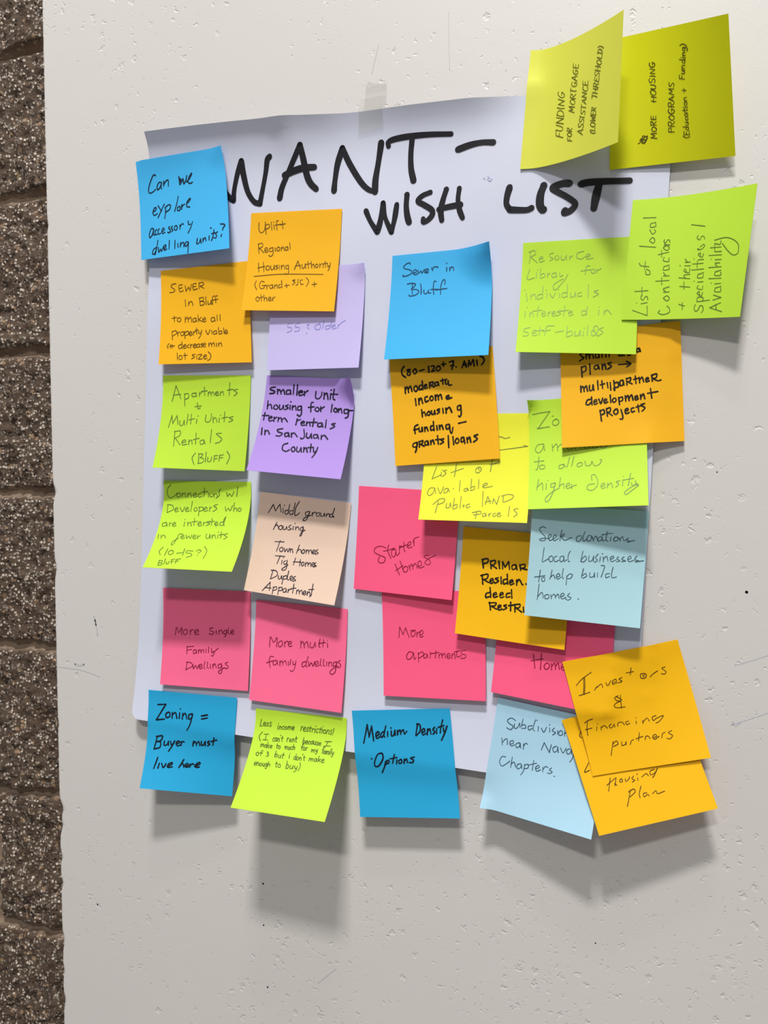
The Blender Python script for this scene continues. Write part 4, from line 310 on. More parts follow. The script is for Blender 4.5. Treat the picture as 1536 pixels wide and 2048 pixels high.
 'starter': {"c":[[-0.2139,-0.0043,1.50018],[-0.13872,-0.00306,1.49506],[-0.1438,-0.00871,1.41962],[-0.21774,-0.0073,1.42511]],"g":"T","p":1.7,"k":[],"ink":[124,14,50],"w":0.56,"sl":0.15,"cur":1,"t":[],"s":[[[0.306,0.577],[0.254,0.564],[0.199,0.587],[0.195,0.629],[0.254,0.653],[0.306,0.672],[0.296,0.715],[0.259,0.724],[0.236,0.708],[0.248,0.665]],[[0.335,0.545],[0.326,0.599],[0.366,0.673]],[[0.283,0.609],[0.326,0.599],[0.394,0.57]],[[0.401,0.581],[0.37,0.595],[0.371,0.643],[0.399,0.652],[0.411,0.604]],[[0.404,0.581],[0.424,0.638],[0.447,0.612]],[[0.442,0.542],[0.447,0.612]],[[0.444,0.577],[0.454,0.547],[0.48,0.551]],[[0.486,0.503],[0.487,0.562],[0.502,0.596]],[[0.443,0.566],[0.491,0.54],[0.527,0.523]],[[0.517,0.548],[0.552,0.521],[0.55,0.498],[0.527,0.511],[0.53,0.558],[0.572,0.543]],[[0.574,0.484],[0.59,0.53]],[[0.586,0.507],[0.585,0.466],[0.627,0.445]],[[0.411,0.722],[0.462,0.817]],[[0.459,0.688],[0.504,0.786]],[[0.424,0.782],[0.493,0.726]],[[0.512,0.736],[0.496,0.761],[0.513,0.788],[0.54,0.774],[0.538,0.739],[0.512,0.736]],[[0.549,0.721],[0.571,0.765]],[[0.557,0.743],[0.579,0.706],[0.595,0.751]],[[0.59,0.728],[0.615,0.697],[0.637,0.741]],[[0.642,0.723],[0.677,0.703],[0.662,0.669],[0.639,0.689],[0.655,0.734],[0.703,0.718]],[[0.743,0.61],[0.707,0.613],[0.696,0.631],[0.747,0.65],[0.762,0.683],[0.732,0.698],[0.706,0.677],[0.746,0.638],[0.81,0.601]]]},
 'primary': {"c":[[-0.13638,-0.00292,1.47101],[-0.06036,-0.00364,1.46443],[-0.06586,-0.01164,1.38945],[-0.14113,-0.01092,1.39684]],"g":"T","p":1.7,"k":[],"ink":[24,16,4],"w":1.07,"sl":0.02,"cur":0,"t":[],"s":[[[0.197,0.29],[0.212,0.367]],[[0.194,0.291],[0.245,0.278],[0.247,0.311],[0.209,0.328]],[[0.272,0.295],[0.284,0.365]],[[0.272,0.299],[0.314,0.286],[0.313,0.32],[0.284,0.333]],[[0.288,0.332],[0.333,0.357]],[[0.349,0.286],[0.361,0.356]],[[0.384,0.289],[0.389,0.355]],[[0.384,0.289],[0.411,0.335]],[[0.411,0.335],[0.439,0.282]],[[0.439,0.282],[0.453,0.352]],[[0.504,0.303],[0.473,0.315],[0.479,0.349],[0.507,0.336],[0.509,0.307],[0.521,0.348]],[[0.542,0.299],[0.553,0.349]],[[0.543,0.303],[0.586,0.291],[0.586,0.32],[0.554,0.331]],[[0.557,0.331],[0.609,0.337]],[[0.623,0.281],[0.644,0.31]],[[0.663,0.276],[0.644,0.349]],[[0.205,0.433],[0.218,0.516]],[[0.192,0.441],[0.256,0.42],[0.253,0.46],[0.217,0.474]],[[0.221,0.474],[0.275,0.496]],[[0.283,0.482],[0.312,0.468],[0.301,0.454],[0.282,0.472],[0.292,0.5],[0.322,0.484]],[[0.355,0.441],[0.33,0.453],[0.36,0.47],[0.331,0.495]],[[0.38,0.431],[0.388,0.492]],[[0.432,0.444],[0.405,0.457],[0.411,0.492],[0.435,0.479]],[[0.435,0.399],[0.446,0.488]],[[0.463,0.473],[0.491,0.459],[0.481,0.445],[0.462,0.463],[0.472,0.491],[0.502,0.476]],[[0.524,0.44],[0.528,0.488]],[[0.526,0.465],[0.547,0.434],[0.575,0.472],[0.583,0.477]],[[0.61,0.465],[0.615,0.469]],[[0.289,0.585],[0.258,0.599],[0.257,0.634],[0.29,0.623]],[[0.288,0.54],[0.303,0.628]],[[0.324,0.606],[0.352,0.592],[0.343,0.578],[0.323,0.596],[0.332,0.624],[0.363,0.611]],[[0.384,0.598],[0.412,0.584],[0.402,0.57],[0.383,0.588],[0.393,0.619],[0.423,0.606]],[[0.475,0.567],[0.446,0.577],[0.446,0.609],[0.478,0.599]],[[0.485,0.534],[0.495,0.609]],[[0.295,0.674],[0.31,0.742]],[[0.291,0.681],[0.355,0.672],[0.345,0.699],[0.311,0.708]],[[0.313,0.707],[0.367,0.728]],[[0.378,0.711],[0.403,0.7],[0.395,0.686],[0.377,0.701],[0.387,0.732],[0.415,0.719]],[[0.452,0.676],[0.428,0.688],[0.457,0.703],[0.425,0.727]],[[0.488,0.648],[0.493,0.724]],[[0.472,0.682],[0.516,0.67]],[[0.528,0.662],[0.534,0.731]],[[0.526,0.666],[0.572,0.656],[0.568,0.686],[0.537,0.693]],[[0.541,0.692],[0.594,0.723]],[[0.605,0.677],[0.612,0.72]]]},
 'listav': {"c":[[-0.1626,-0.00391,1.55056],[-0.08701,-0.00354,1.5484],[-0.08912,-0.02005,1.47453],[-0.16468,-0.01893,1.47645]],"g":"T","p":1.7,"k":[],"ink":[112,116,50],"w":0.5,"sl":0.15,"cur":0,"t":[],"s":[[[0.125,0.498],[0.09,0.617]],[[0.09,0.617],[0.176,0.577]],[[0.174,0.552],[0.173,0.592]],[[0.178,0.532],[0.18,0.53]],[[0.222,0.532],[0.193,0.542],[0.22,0.561],[0.188,0.593]],[[0.312,0.472],[0.301,0.592]],[[0.264,0.556],[0.379,0.515]],[[0.533,0.499],[0.5,0.514],[0.498,0.548],[0.527,0.552],[0.549,0.518],[0.528,0.499]],[[0.515,0.509],[0.53,0.528]],[[0.644,0.425],[0.632,0.541]],[[0.628,0.478],[0.666,0.468],[0.717,0.446]],[[0.695,0.215],[0.719,0.219],[0.743,0.23],[0.767,0.229],[0.79,0.22]],[[0.677,0.344],[0.8,0.327],[0.957,0.304]],[[0.921,0.296],[0.957,0.304]],[[0.118,0.701],[0.079,0.706],[0.058,0.751],[0.081,0.775],[0.113,0.75],[0.124,0.705]],[[0.124,0.705],[0.139,0.754]],[[0.153,0.7],[0.183,0.753],[0.207,0.689]],[[0.247,0.703],[0.219,0.713],[0.217,0.747],[0.246,0.737],[0.253,0.706]],[[0.253,0.706],[0.268,0.737]],[[0.302,0.702],[0.3,0.707]],[[0.359,0.628],[0.36,0.73]],[[0.423,0.7],[0.403,0.71],[0.409,0.729],[0.43,0.719],[0.431,0.696],[0.445,0.721]],[[0.464,0.612],[0.464,0.718]],[[0.465,0.694],[0.494,0.679],[0.501,0.703],[0.469,0.721]],[[0.532,0.615],[0.535,0.702]],[[0.572,0.682],[0.613,0.662],[0.602,0.648],[0.575,0.668],[0.587,0.692],[0.662,0.676]],[[0.171,0.826],[0.154,0.933]],[[0.125,0.856],[0.179,0.807],[0.228,0.803],[0.222,0.835],[0.174,0.855]],[[0.252,0.843],[0.251,0.882],[0.281,0.879],[0.286,0.838]],[[0.286,0.838],[0.3,0.881]],[[0.32,0.794],[0.316,0.89]],[[0.315,0.866],[0.346,0.851],[0.352,0.879],[0.321,0.895]],[[0.382,0.778],[0.382,0.883]],[[0.408,0.854],[0.412,0.876]],[[0.41,0.863],[0.422,0.858]],[[0.466,0.843],[0.439,0.858],[0.446,0.879],[0.474,0.867]],[[0.58,0.725],[0.586,0.864]],[[0.61,0.844],[0.628,0.772]],[[0.628,0.772],[0.657,0.838]],[[0.613,0.82],[0.66,0.812]],[[0.676,0.833],[0.681,0.79]],[[0.681,0.79],[0.715,0.841]],[[0.715,0.841],[0.731,0.765]],[[0.769,0.816],[0.769,0.764]],[[0.75,0.765],[0.81,0.749],[0.858,0.758],[0.842,0.791],[0.774,0.821]],[[0.541,0.912],[0.533,0.974]],[[0.499,0.923],[0.569,0.907],[0.576,0.93],[0.515,0.943]],[[0.618,0.924],[0.596,0.934],[0.598,0.953],[0.621,0.948],[0.623,0.927],[0.633,0.952]],[[0.652,0.928],[0.654,0.951]],[[0.653,0.939],[0.67,0.923]],[[0.713,0.922],[0.69,0.932],[0.697,0.95],[0.72,0.943]],[[0.728,0.935],[0.755,0.925],[0.745,0.914],[0.728,0.928],[0.736,0.952],[0.766,0.942]],[[0.833,0.857],[0.828,0.946]],[[0.909,0.874],[0.873,0.884],[0.889,0.903],[0.905,0.925],[0.879,0.949]]]},
 'eighty': {"c":[[-0.19023,-0.00351,1.59312],[-0.11491,-0.00428,1.5954],[-0.10923,-0.00928,1.51796],[-0.18446,-0.00851,1.51409]],"g":"T","p":1.7,"k":[],"ink":[26,16,2],"w":1.16,"sl":0.08,"cur":0,"t":[],"s":[[[0.144,0.106],[0.118,0.137],[0.12,0.18],[0.149,0.206]],[[0.201,0.14],[0.175,0.14],[0.179,0.157],[0.199,0.168],[0.192,0.191],[0.168,0.184],[0.176,0.163],[0.198,0.144]],[[0.247,0.139],[0.228,0.156],[0.239,0.183],[0.262,0.17],[0.257,0.144],[0.245,0.139]],[[0.292,0.161],[0.338,0.151]],[[0.381,0.127],[0.382,0.18]],[[0.406,0.129],[0.432,0.126],[0.435,0.145],[0.408,0.176]],[[0.408,0.176],[0.438,0.172]],[[0.472,0.134],[0.455,0.155],[0.468,0.176],[0.493,0.162],[0.491,0.139],[0.472,0.134]],[[0.527,0.102],[0.528,0.139]],[[0.51,0.122],[0.55,0.12]],[[0.587,0.107],[0.624,0.104],[0.604,0.174]],[[0.596,0.141],[0.624,0.138]],[[0.645,0.154],[0.648,0.156]],[[0.701,0.168],[0.728,0.11]],[[0.728,0.11],[0.741,0.163]],[[0.71,0.146],[0.745,0.14]],[[0.761,0.162],[0.772,0.109]],[[0.772,0.109],[0.784,0.148]],[[0.784,0.148],[0.812,0.105]],[[0.812,0.105],[0.817,0.16]],[[0.844,0.111],[0.847,0.158]],[[0.877,0.08],[0.905,0.093],[0.912,0.126],[0.886,0.157]],[[0.137,0.295],[0.138,0.351]],[[0.141,0.314],[0.16,0.294],[0.17,0.345]],[[0.172,0.312],[0.191,0.29],[0.204,0.338]],[[0.238,0.293],[0.223,0.316],[0.239,0.341],[0.261,0.324],[0.253,0.295],[0.238,0.293]],[[0.304,0.289],[0.281,0.294],[0.279,0.328],[0.305,0.322]],[[0.31,0.252],[0.311,0.332]],[[0.326,0.305],[0.35,0.298],[0.345,0.286],[0.327,0.298],[0.33,0.323],[0.356,0.317]],[[0.38,0.272],[0.379,0.321]],[[0.379,0.277],[0.415,0.27],[0.409,0.293],[0.385,0.299]],[[0.388,0.299],[0.422,0.315]],[[0.461,0.274],[0.435,0.279],[0.435,0.305],[0.459,0.299],[0.464,0.274],[0.468,0.306]],[[0.508,0.25],[0.509,0.297]],[[0.488,0.267],[0.547,0.258]],[[0.534,0.271],[0.536,0.299],[0.555,0.296],[0.561,0.273]],[[0.561,0.273],[0.565,0.311],[0.592,0.31]],[[0.232,0.406],[0.236,0.468]],[[0.265,0.409],[0.265,0.461]],[[0.267,0.428],[0.289,0.406],[0.301,0.454]],[[0.351,0.397],[0.327,0.404],[0.33,0.442],[0.358,0.435]],[[0.386,0.397],[0.373,0.417],[0.389,0.437],[0.407,0.42],[0.398,0.396],[0.384,0.397]],[[0.427,0.389],[0.429,0.436]],[[0.43,0.408],[0.45,0.389],[0.457,0.434]],[[0.458,0.408],[0.48,0.387],[0.49,0.431]],[[0.531,0.421],[0.558,0.414],[0.555,0.401],[0.534,0.412],[0.54,0.434],[0.584,0.425]],[[0.287,0.51],[0.291,0.576]],[[0.289,0.552],[0.311,0.532],[0.324,0.569]],[[0.352,0.533],[0.335,0.551],[0.353,0.567],[0.368,0.549],[0.362,0.532],[0.35,0.533]],[[0.383,0.528],[0.384,0.559],[0.404,0.556],[0.413,0.527]],[[0.413,0.527],[0.416,0.562]],[[0.461,0.518],[0.438,0.526],[0.46,0.542],[0.436,0.559]],[[0.492,0.514],[0.495,0.559]],[[0.522,0.515],[0.523,0.558]],[[0.523,0.536],[0.555,0.51],[0.577,0.556]],[[0.66,0.499],[0.635,0.509],[0.636,0.541],[0.663,0.531],[0.665,0.502]],[[0.665,0.502],[0.665,0.577],[0.649,0.603],[0.639,0.593]],[[0.243,0.643],[0.217,0.653],[0.207,0.673],[0.211,0.721]],[[0.199,0.687],[0.241,0.681]],[[0.252,0.672],[0.253,0.705],[0.275,0.702],[0.282,0.67]],[[0.282,0.67],[0.285,0.707]],[[0.306,0.671],[0.308,0.709]],[[0.309,0.688],[0.326,0.671],[0.338,0.707]],[[0.39,0.663],[0.367,0.668],[0.367,0.702],[0.393,0.695]],[[0.394,0.626],[0.397,0.706]],[[0.425,0.666],[0.428,0.704]],[[0.45,0.663],[0.453,0.703]],[[0.454,0.682],[0.472,0.663],[0.486,0.703]],[[0.541,0.661],[0.515,0.668],[0.518,0.701],[0.544,0.694],[0.548,0.666]],[[0.548,0.666],[0.552,0.727],[0.566,0.742],[0.579,0.692]],[[0.224,0.802],[0.193,0.809],[0.181,0.832],[0.201,0.843],[0.225,0.83],[0.227,0.802]],[[0.227,0.802],[0.216,0.862],[0.204,0.89]],[[0.245,0.794],[0.247,0.846]],[[0.248,0.799],[0.283,0.79],[0.274,0.815],[0.254,0.82]],[[0.257,0.82],[0.293,0.841]],[[0.326,0.795],[0.303,0.803],[0.304,0.831],[0.328,0.825],[0.331,0.797],[0.337,0.833]],[[0.357,0.795],[0.36,0.83]],[[0.361,0.812],[0.38,0.791],[0.392,0.828]],[[0.427,0.755],[0.431,0.831]],[[0.408,0.791],[0.453,0.79]],[[0.485,0.788],[0.458,0.795],[0.482,0.815],[0.451,0.832]],[[0.53,0.763],[0.529,0.87]],[[0.574,0.775],[0.578,0.846]],[[0.607,0.796],[0.593,0.819],[0.608,0.838],[0.629,0.821],[0.62,0.795],[0.607,0.796]],[[0.672,0.787],[0.652,0.795],[0.652,0.828],[0.675,0.82],[0.677,0.79]],[[0.677,0.79],[0.684,0.844]],[[0.706,0.794],[0.709,0.839]],[[0.71,0.813],[0.731,0.791],[0.74,0.836]],[[0.808,0.774],[0.775,0.785],[0.803,0.811],[0.768,0.836]],[[0.635,0.66],[0.705,0.65]]]},
 'sewer_b': {"c":[[-0.1871,-0.00312,1.66409],[-0.1146,-0.00417,1.66347],[-0.11488,-0.01865,1.58723],[-0.19068,-0.01335,1.58926]],"g":"T","p":1.7,"k":[[1,0,0.38,0.012]],"ink":[20,62,96],"w":0.73,"sl":0.12,"cur":0,"t":[],"s":[[[0.189,0.093],[0.176,0.079],[0.146,0.09],[0.119,0.114],[0.139,0.133],[0.178,0.144],[0.205,0.162],[0.198,0.186],[0.151,0.202],[0.118,0.203],[0.12,0.191]],[[0.219,0.183],[0.253,0.17],[0.248,0.15],[0.226,0.156],[0.221,0.183],[0.241,0.197],[0.267,0.191]],[[0.269,0.156],[0.275,0.184],[0.3,0.166],[0.309,0.187],[0.333,0.157]],[[0.339,0.185],[0.372,0.168],[0.365,0.152],[0.342,0.162],[0.346,0.186],[0.373,0.188]],[[0.405,0.147],[0.417,0.173]],[[0.413,0.163],[0.431,0.14],[0.469,0.144]],[[0.556,0.156],[0.557,0.187]],[[0.555,0.117],[0.556,0.114]],[[0.584,0.158],[0.588,0.187]],[[0.587,0.174],[0.607,0.154],[0.624,0.165],[0.627,0.189]],[[0.22,0.284],[0.219,0.34],[0.226,0.381]],[[0.168,0.28],[0.211,0.276],[0.25,0.286],[0.239,0.309],[0.21,0.331]],[[0.215,0.336],[0.262,0.339],[0.289,0.361],[0.257,0.391],[0.198,0.397],[0.192,0.383]],[[0.302,0.29],[0.311,0.339],[0.312,0.387]],[[0.339,0.349],[0.341,0.377],[0.362,0.387],[0.386,0.36]],[[0.386,0.352],[0.387,0.381],[0.408,0.382]],[[0.457,0.278],[0.436,0.276],[0.431,0.332],[0.439,0.396]],[[0.407,0.35],[0.474,0.351]],[[0.543,0.312],[0.545,0.273],[0.524,0.271],[0.506,0.321],[0.506,0.401]],[[0.457,0.358],[0.565,0.351]]]},
 'seek': {"c":[[-0.08595,-0.01624,1.487],[-0.01209,-0.00452,1.48198],[-0.01747,-0.01662,1.40709],[-0.09071,-0.02241,1.41335]],"g":"T","p":1.7,"k":[],"ink":[54,76,86],"w":0.51,"sl":0.25,"cur":1,"t":[],"s":[[[0.128,0.208],[0.103,0.197],[0.074,0.218],[0.095,0.254],[0.127,0.283],[0.129,0.315],[0.099,0.323],[0.08,0.314],[0.11,0.3],[0.159,0.3]],[[0.159,0.3],[0.182,0.277],[0.171,0.261],[0.155,0.284],[0.17,0.315],[0.196,0.303]],[[0.196,0.303],[0.225,0.278],[0.215,0.262],[0.197,0.284],[0.209,0.315],[0.244,0.293]],[[0.269,0.216],[0.261,0.273],[0.258,0.311]],[[0.261,0.279],[0.289,0.246],[0.291,0.265],[0.27,0.279],[0.3,0.305],[0.335,0.287],[0.358,0.276]],[[0.441,0.254],[0.406,0.263],[0.4,0.3],[0.427,0.304],[0.448,0.266]],[[0.469,0.214],[0.455,0.271],[0.463,0.302],[0.486,0.281]],[[0.491,0.275],[0.501,0.249],[0.526,0.251],[0.522,0.289],[0.496,0.296],[0.488,0.275]],[[0.532,0.253],[0.549,0.295]],[[0.546,0.277],[0.567,0.248],[0.582,0.287]],[[0.61,0.25],[0.586,0.262],[0.592,0.292],[0.617,0.272],[0.618,0.249],[0.624,0.286],[0.647,0.276]],[[0.66,0.201],[0.653,0.269],[0.672,0.289]],[[0.614,0.235],[0.667,0.219],[0.691,0.215]],[[0.693,0.248],[0.69,0.281]],[[0.703,0.216],[0.708,0.213]],[[0.718,0.262],[0.729,0.245],[0.753,0.247],[0.749,0.274],[0.723,0.279],[0.718,0.258]],[[0.758,0.247],[0.775,0.275]],[[0.771,0.26],[0.791,0.237],[0.805,0.27],[0.83,0.256]],[[0.841,0.243],[0.831,0.262],[0.858,0.276],[0.832,0.28]],[[0.853,0.275],[0.873,0.267],[0.896,0.263]],[[0.126,0.384],[0.122,0.46],[0.119,0.51],[0.149,0.495],[0.172,0.478]],[[0.189,0.454],[0.174,0.474],[0.186,0.504],[0.21,0.493],[0.205,0.459],[0.189,0.454]],[[0.243,0.45],[0.22,0.464],[0.229,0.501],[0.264,0.485]],[[0.298,0.445],[0.271,0.457],[0.278,0.497],[0.301,0.482],[0.304,0.447],[0.31,0.492],[0.331,0.474]],[[0.355,0.397],[0.34,0.436],[0.344,0.485],[0.359,0.49]],[[0.464,0.389],[0.456,0.445],[0.453,0.482]],[[0.457,0.463],[0.485,0.43],[0.499,0.454],[0.477,0.483],[0.452,0.476]],[[0.521,0.427],[0.518,0.471],[0.548,0.464],[0.559,0.424]],[[0.559,0.427],[0.561,0.473]],[[0.597,0.403],[0.576,0.435],[0.595,0.458],[0.573,0.478]],[[0.617,0.426],[0.614,0.469]],[[0.629,0.4],[0.634,0.397]],[[0.641,0.424],[0.646,0.466]],[[0.645,0.444],[0.67,0.418],[0.685,0.46]],[[0.702,0.443],[0.73,0.425],[0.721,0.411],[0.701,0.431],[0.715,0.46],[0.75,0.443]],[[0.771,0.413],[0.758,0.432],[0.786,0.448],[0.757,0.457]],[[0.818,0.409],[0.799,0.432],[0.833,0.445],[0.8,0.453]],[[0.85,0.431],[0.878,0.417],[0.867,0.399],[0.849,0.423],[0.863,0.448],[0.903,0.433]],[[0.924,0.395],[0.909,0.426],[0.945,0.435],[0.914,0.446],[0.999,0.427]],[[0.107,0.586],[0.105,0.649],[0.1,0.693]],[[0.062,0.653],[0.111,0.642],[0.153,0.632]],[[0.142,0.646],[0.125,0.66],[0.133,0.684],[0.153,0.676],[0.148,0.645]],[[0.21,0.577],[0.203,0.634],[0.196,0.66]],[[0.203,0.64],[0.226,0.619],[0.241,0.649]],[[0.252,0.638],[0.281,0.621],[0.27,0.603],[0.251,0.623],[0.265,0.653],[0.294,0.632]],[[0.307,0.556],[0.303,0.619],[0.314,0.645]],[[0.342,0.615],[0.343,0.664],[0.342,0.695]],[[0.34,0.628],[0.365,0.598],[0.39,0.605],[0.374,0.637],[0.344,0.64]],[[0.481,0.541],[0.473,0.591],[0.47,0.622]],[[0.474,0.603],[0.503,0.582],[0.511,0.606],[0.482,0.625]],[[0.538,0.573],[0.541,0.61],[0.571,0.601],[0.578,0.57]],[[0.578,0.57],[0.581,0.609]],[[0.604,0.567],[0.605,0.604]],[[0.629,0.502],[0.659,0.504],[0.649,0.557],[0.637,0.601]],[[0.706,0.565],[0.676,0.573],[0.679,0.603],[0.708,0.589]],[[0.731,0.508],[0.724,0.569],[0.732,0.599],[0.767,0.589]],[[0.107,0.711],[0.104,0.786],[0.101,0.851]],[[0.103,0.824],[0.135,0.783],[0.149,0.807],[0.151,0.831]],[[0.185,0.797],[0.164,0.811],[0.174,0.835],[0.2,0.826],[0.2,0.802],[0.185,0.797]],[[0.216,0.794],[0.225,0.83]],[[0.223,0.812],[0.246,0.787],[0.261,0.82]],[[0.26,0.806],[0.28,0.784],[0.292,0.82]],[[0.302,0.804],[0.332,0.789],[0.321,0.771],[0.301,0.792],[0.316,0.821],[0.351,0.805]],[[0.379,0.766],[0.363,0.792],[0.394,0.804],[0.372,0.827],[0.346,0.818]],[[0.453,0.807],[0.461,0.81]]]},
 'zo': {"c":[[-0.09045,-0.00372,1.55679],[-0.01476,-0.00364,1.55929],[-0.01219,-0.02369,1.48631],[-0.08801,-0.02406,1.48375]],"g":"T","p":1.7,"k":[[0,0,0.12,0.006]],"ink":[92,124,44],"w":0.51,"sl":0.15,"cur":0,"t":[],"s":[[[0.034,0.129],[0.107,0.118],[0.187,0.11]],[[0.185,0.112],[0.077,0.265]],[[0.077,0.265],[0.13,0.257],[0.179,0.25]],[[0.071,0.259],[0.175,0.254]],[[0.132,0.184],[0.082,0.259]],[[0.238,0.186],[0.211,0.201],[0.21,0.234],[0.242,0.242],[0.263,0.216],[0.25,0.188],[0.232,0.186]],[[0.204,0.156],[0.215,0.154]],[[0.124,0.408],[0.076,0.416],[0.053,0.46],[0.081,0.49],[0.113,0.463],[0.129,0.414]],[[0.129,0.414],[0.134,0.47]],[[0.203,0.419],[0.205,0.48]],[[0.205,0.452],[0.24,0.415],[0.25,0.477]],[[0.25,0.449],[0.282,0.42],[0.297,0.474]],[[0.329,0.454],[0.37,0.445],[0.362,0.425],[0.331,0.443],[0.339,0.474],[0.38,0.468]],[[0.401,0.431],[0.403,0.475]],[[0.403,0.456],[0.432,0.429],[0.448,0.472]],[[0.515,0.432],[0.479,0.443],[0.483,0.472],[0.516,0.465]],[[0.525,0.389],[0.527,0.471]],[[0.545,0.458],[0.576,0.449],[0.571,0.435],[0.547,0.445],[0.555,0.473],[0.596,0.468]],[[0.667,0.436],[0.622,0.444],[0.626,0.474],[0.665,0.468],[0.673,0.42]],[[0.087,0.529],[0.076,0.629],[0.062,0.645]],[[0.045,0.571],[0.13,0.565]],[[0.117,0.603],[0.093,0.613],[0.099,0.639],[0.131,0.637],[0.139,0.612],[0.114,0.603]],[[0.297,0.607],[0.264,0.616],[0.267,0.645],[0.298,0.635],[0.303,0.607]],[[0.303,0.607],[0.318,0.632]],[[0.354,0.544],[0.331,0.633]],[[0.39,0.54],[0.37,0.627]],[[0.442,0.598],[0.416,0.613],[0.426,0.636],[0.457,0.624],[0.462,0.603],[0.44,0.598]],[[0.483,0.589],[0.493,0.628],[0.528,0.625],[0.544,0.593]],[[0.544,0.593],[0.564,0.632],[0.604,0.623],[0.625,0.586],[0.61,0.58]],[[0.085,0.734],[0.072,0.832]],[[0.076,0.805],[0.117,0.769],[0.124,0.829]],[[0.154,0.776],[0.153,0.825]],[[0.166,0.749],[0.169,0.746]],[[0.227,0.773],[0.194,0.783],[0.199,0.81],[0.227,0.801],[0.232,0.774]],[[0.232,0.774],[0.218,0.844],[0.184,0.923],[0.156,0.938],[0.152,0.906],[0.198,0.859],[0.259,0.824]],[[0.276,0.727],[0.264,0.824]],[[0.269,0.802],[0.301,0.782],[0.308,0.826]],[[0.325,0.81],[0.356,0.795],[0.345,0.779],[0.325,0.796],[0.333,0.827],[0.366,0.817]],[[0.371,0.791],[0.372,0.828]],[[0.371,0.812],[0.412,0.798]],[[0.564,0.794],[0.513,0.802],[0.503,0.839],[0.544,0.852],[0.584,0.816],[0.589,0.763],[0.564,0.713],[0.538,0.723],[0.543,0.761]],[[0.619,0.823],[0.648,0.81],[0.642,0.792],[0.619,0.809],[0.626,0.839],[0.658,0.83]],[[0.673,0.793],[0.671,0.836]],[[0.673,0.815],[0.703,0.795],[0.713,0.838]],[[0.773,0.777],[0.743,0.786],[0.764,0.808],[0.738,0.833]],[[0.797,0.772],[0.795,0.825]],[[0.803,0.741],[0.805,0.738]],[[0.862,0.717],[0.841,0.822]],[[0.802,0.773],[0.886,0.761]],[[0.866,0.797],[0.875,0.824],[0.904,0.809],[0.9,0.782]],[[0.9,0.804],[0.924,0.82],[0.889,0.824],[0.84,0.854],[0.809,0.884],[0.825,0.9],[0.859,0.875],[0.923,0.826]]]},
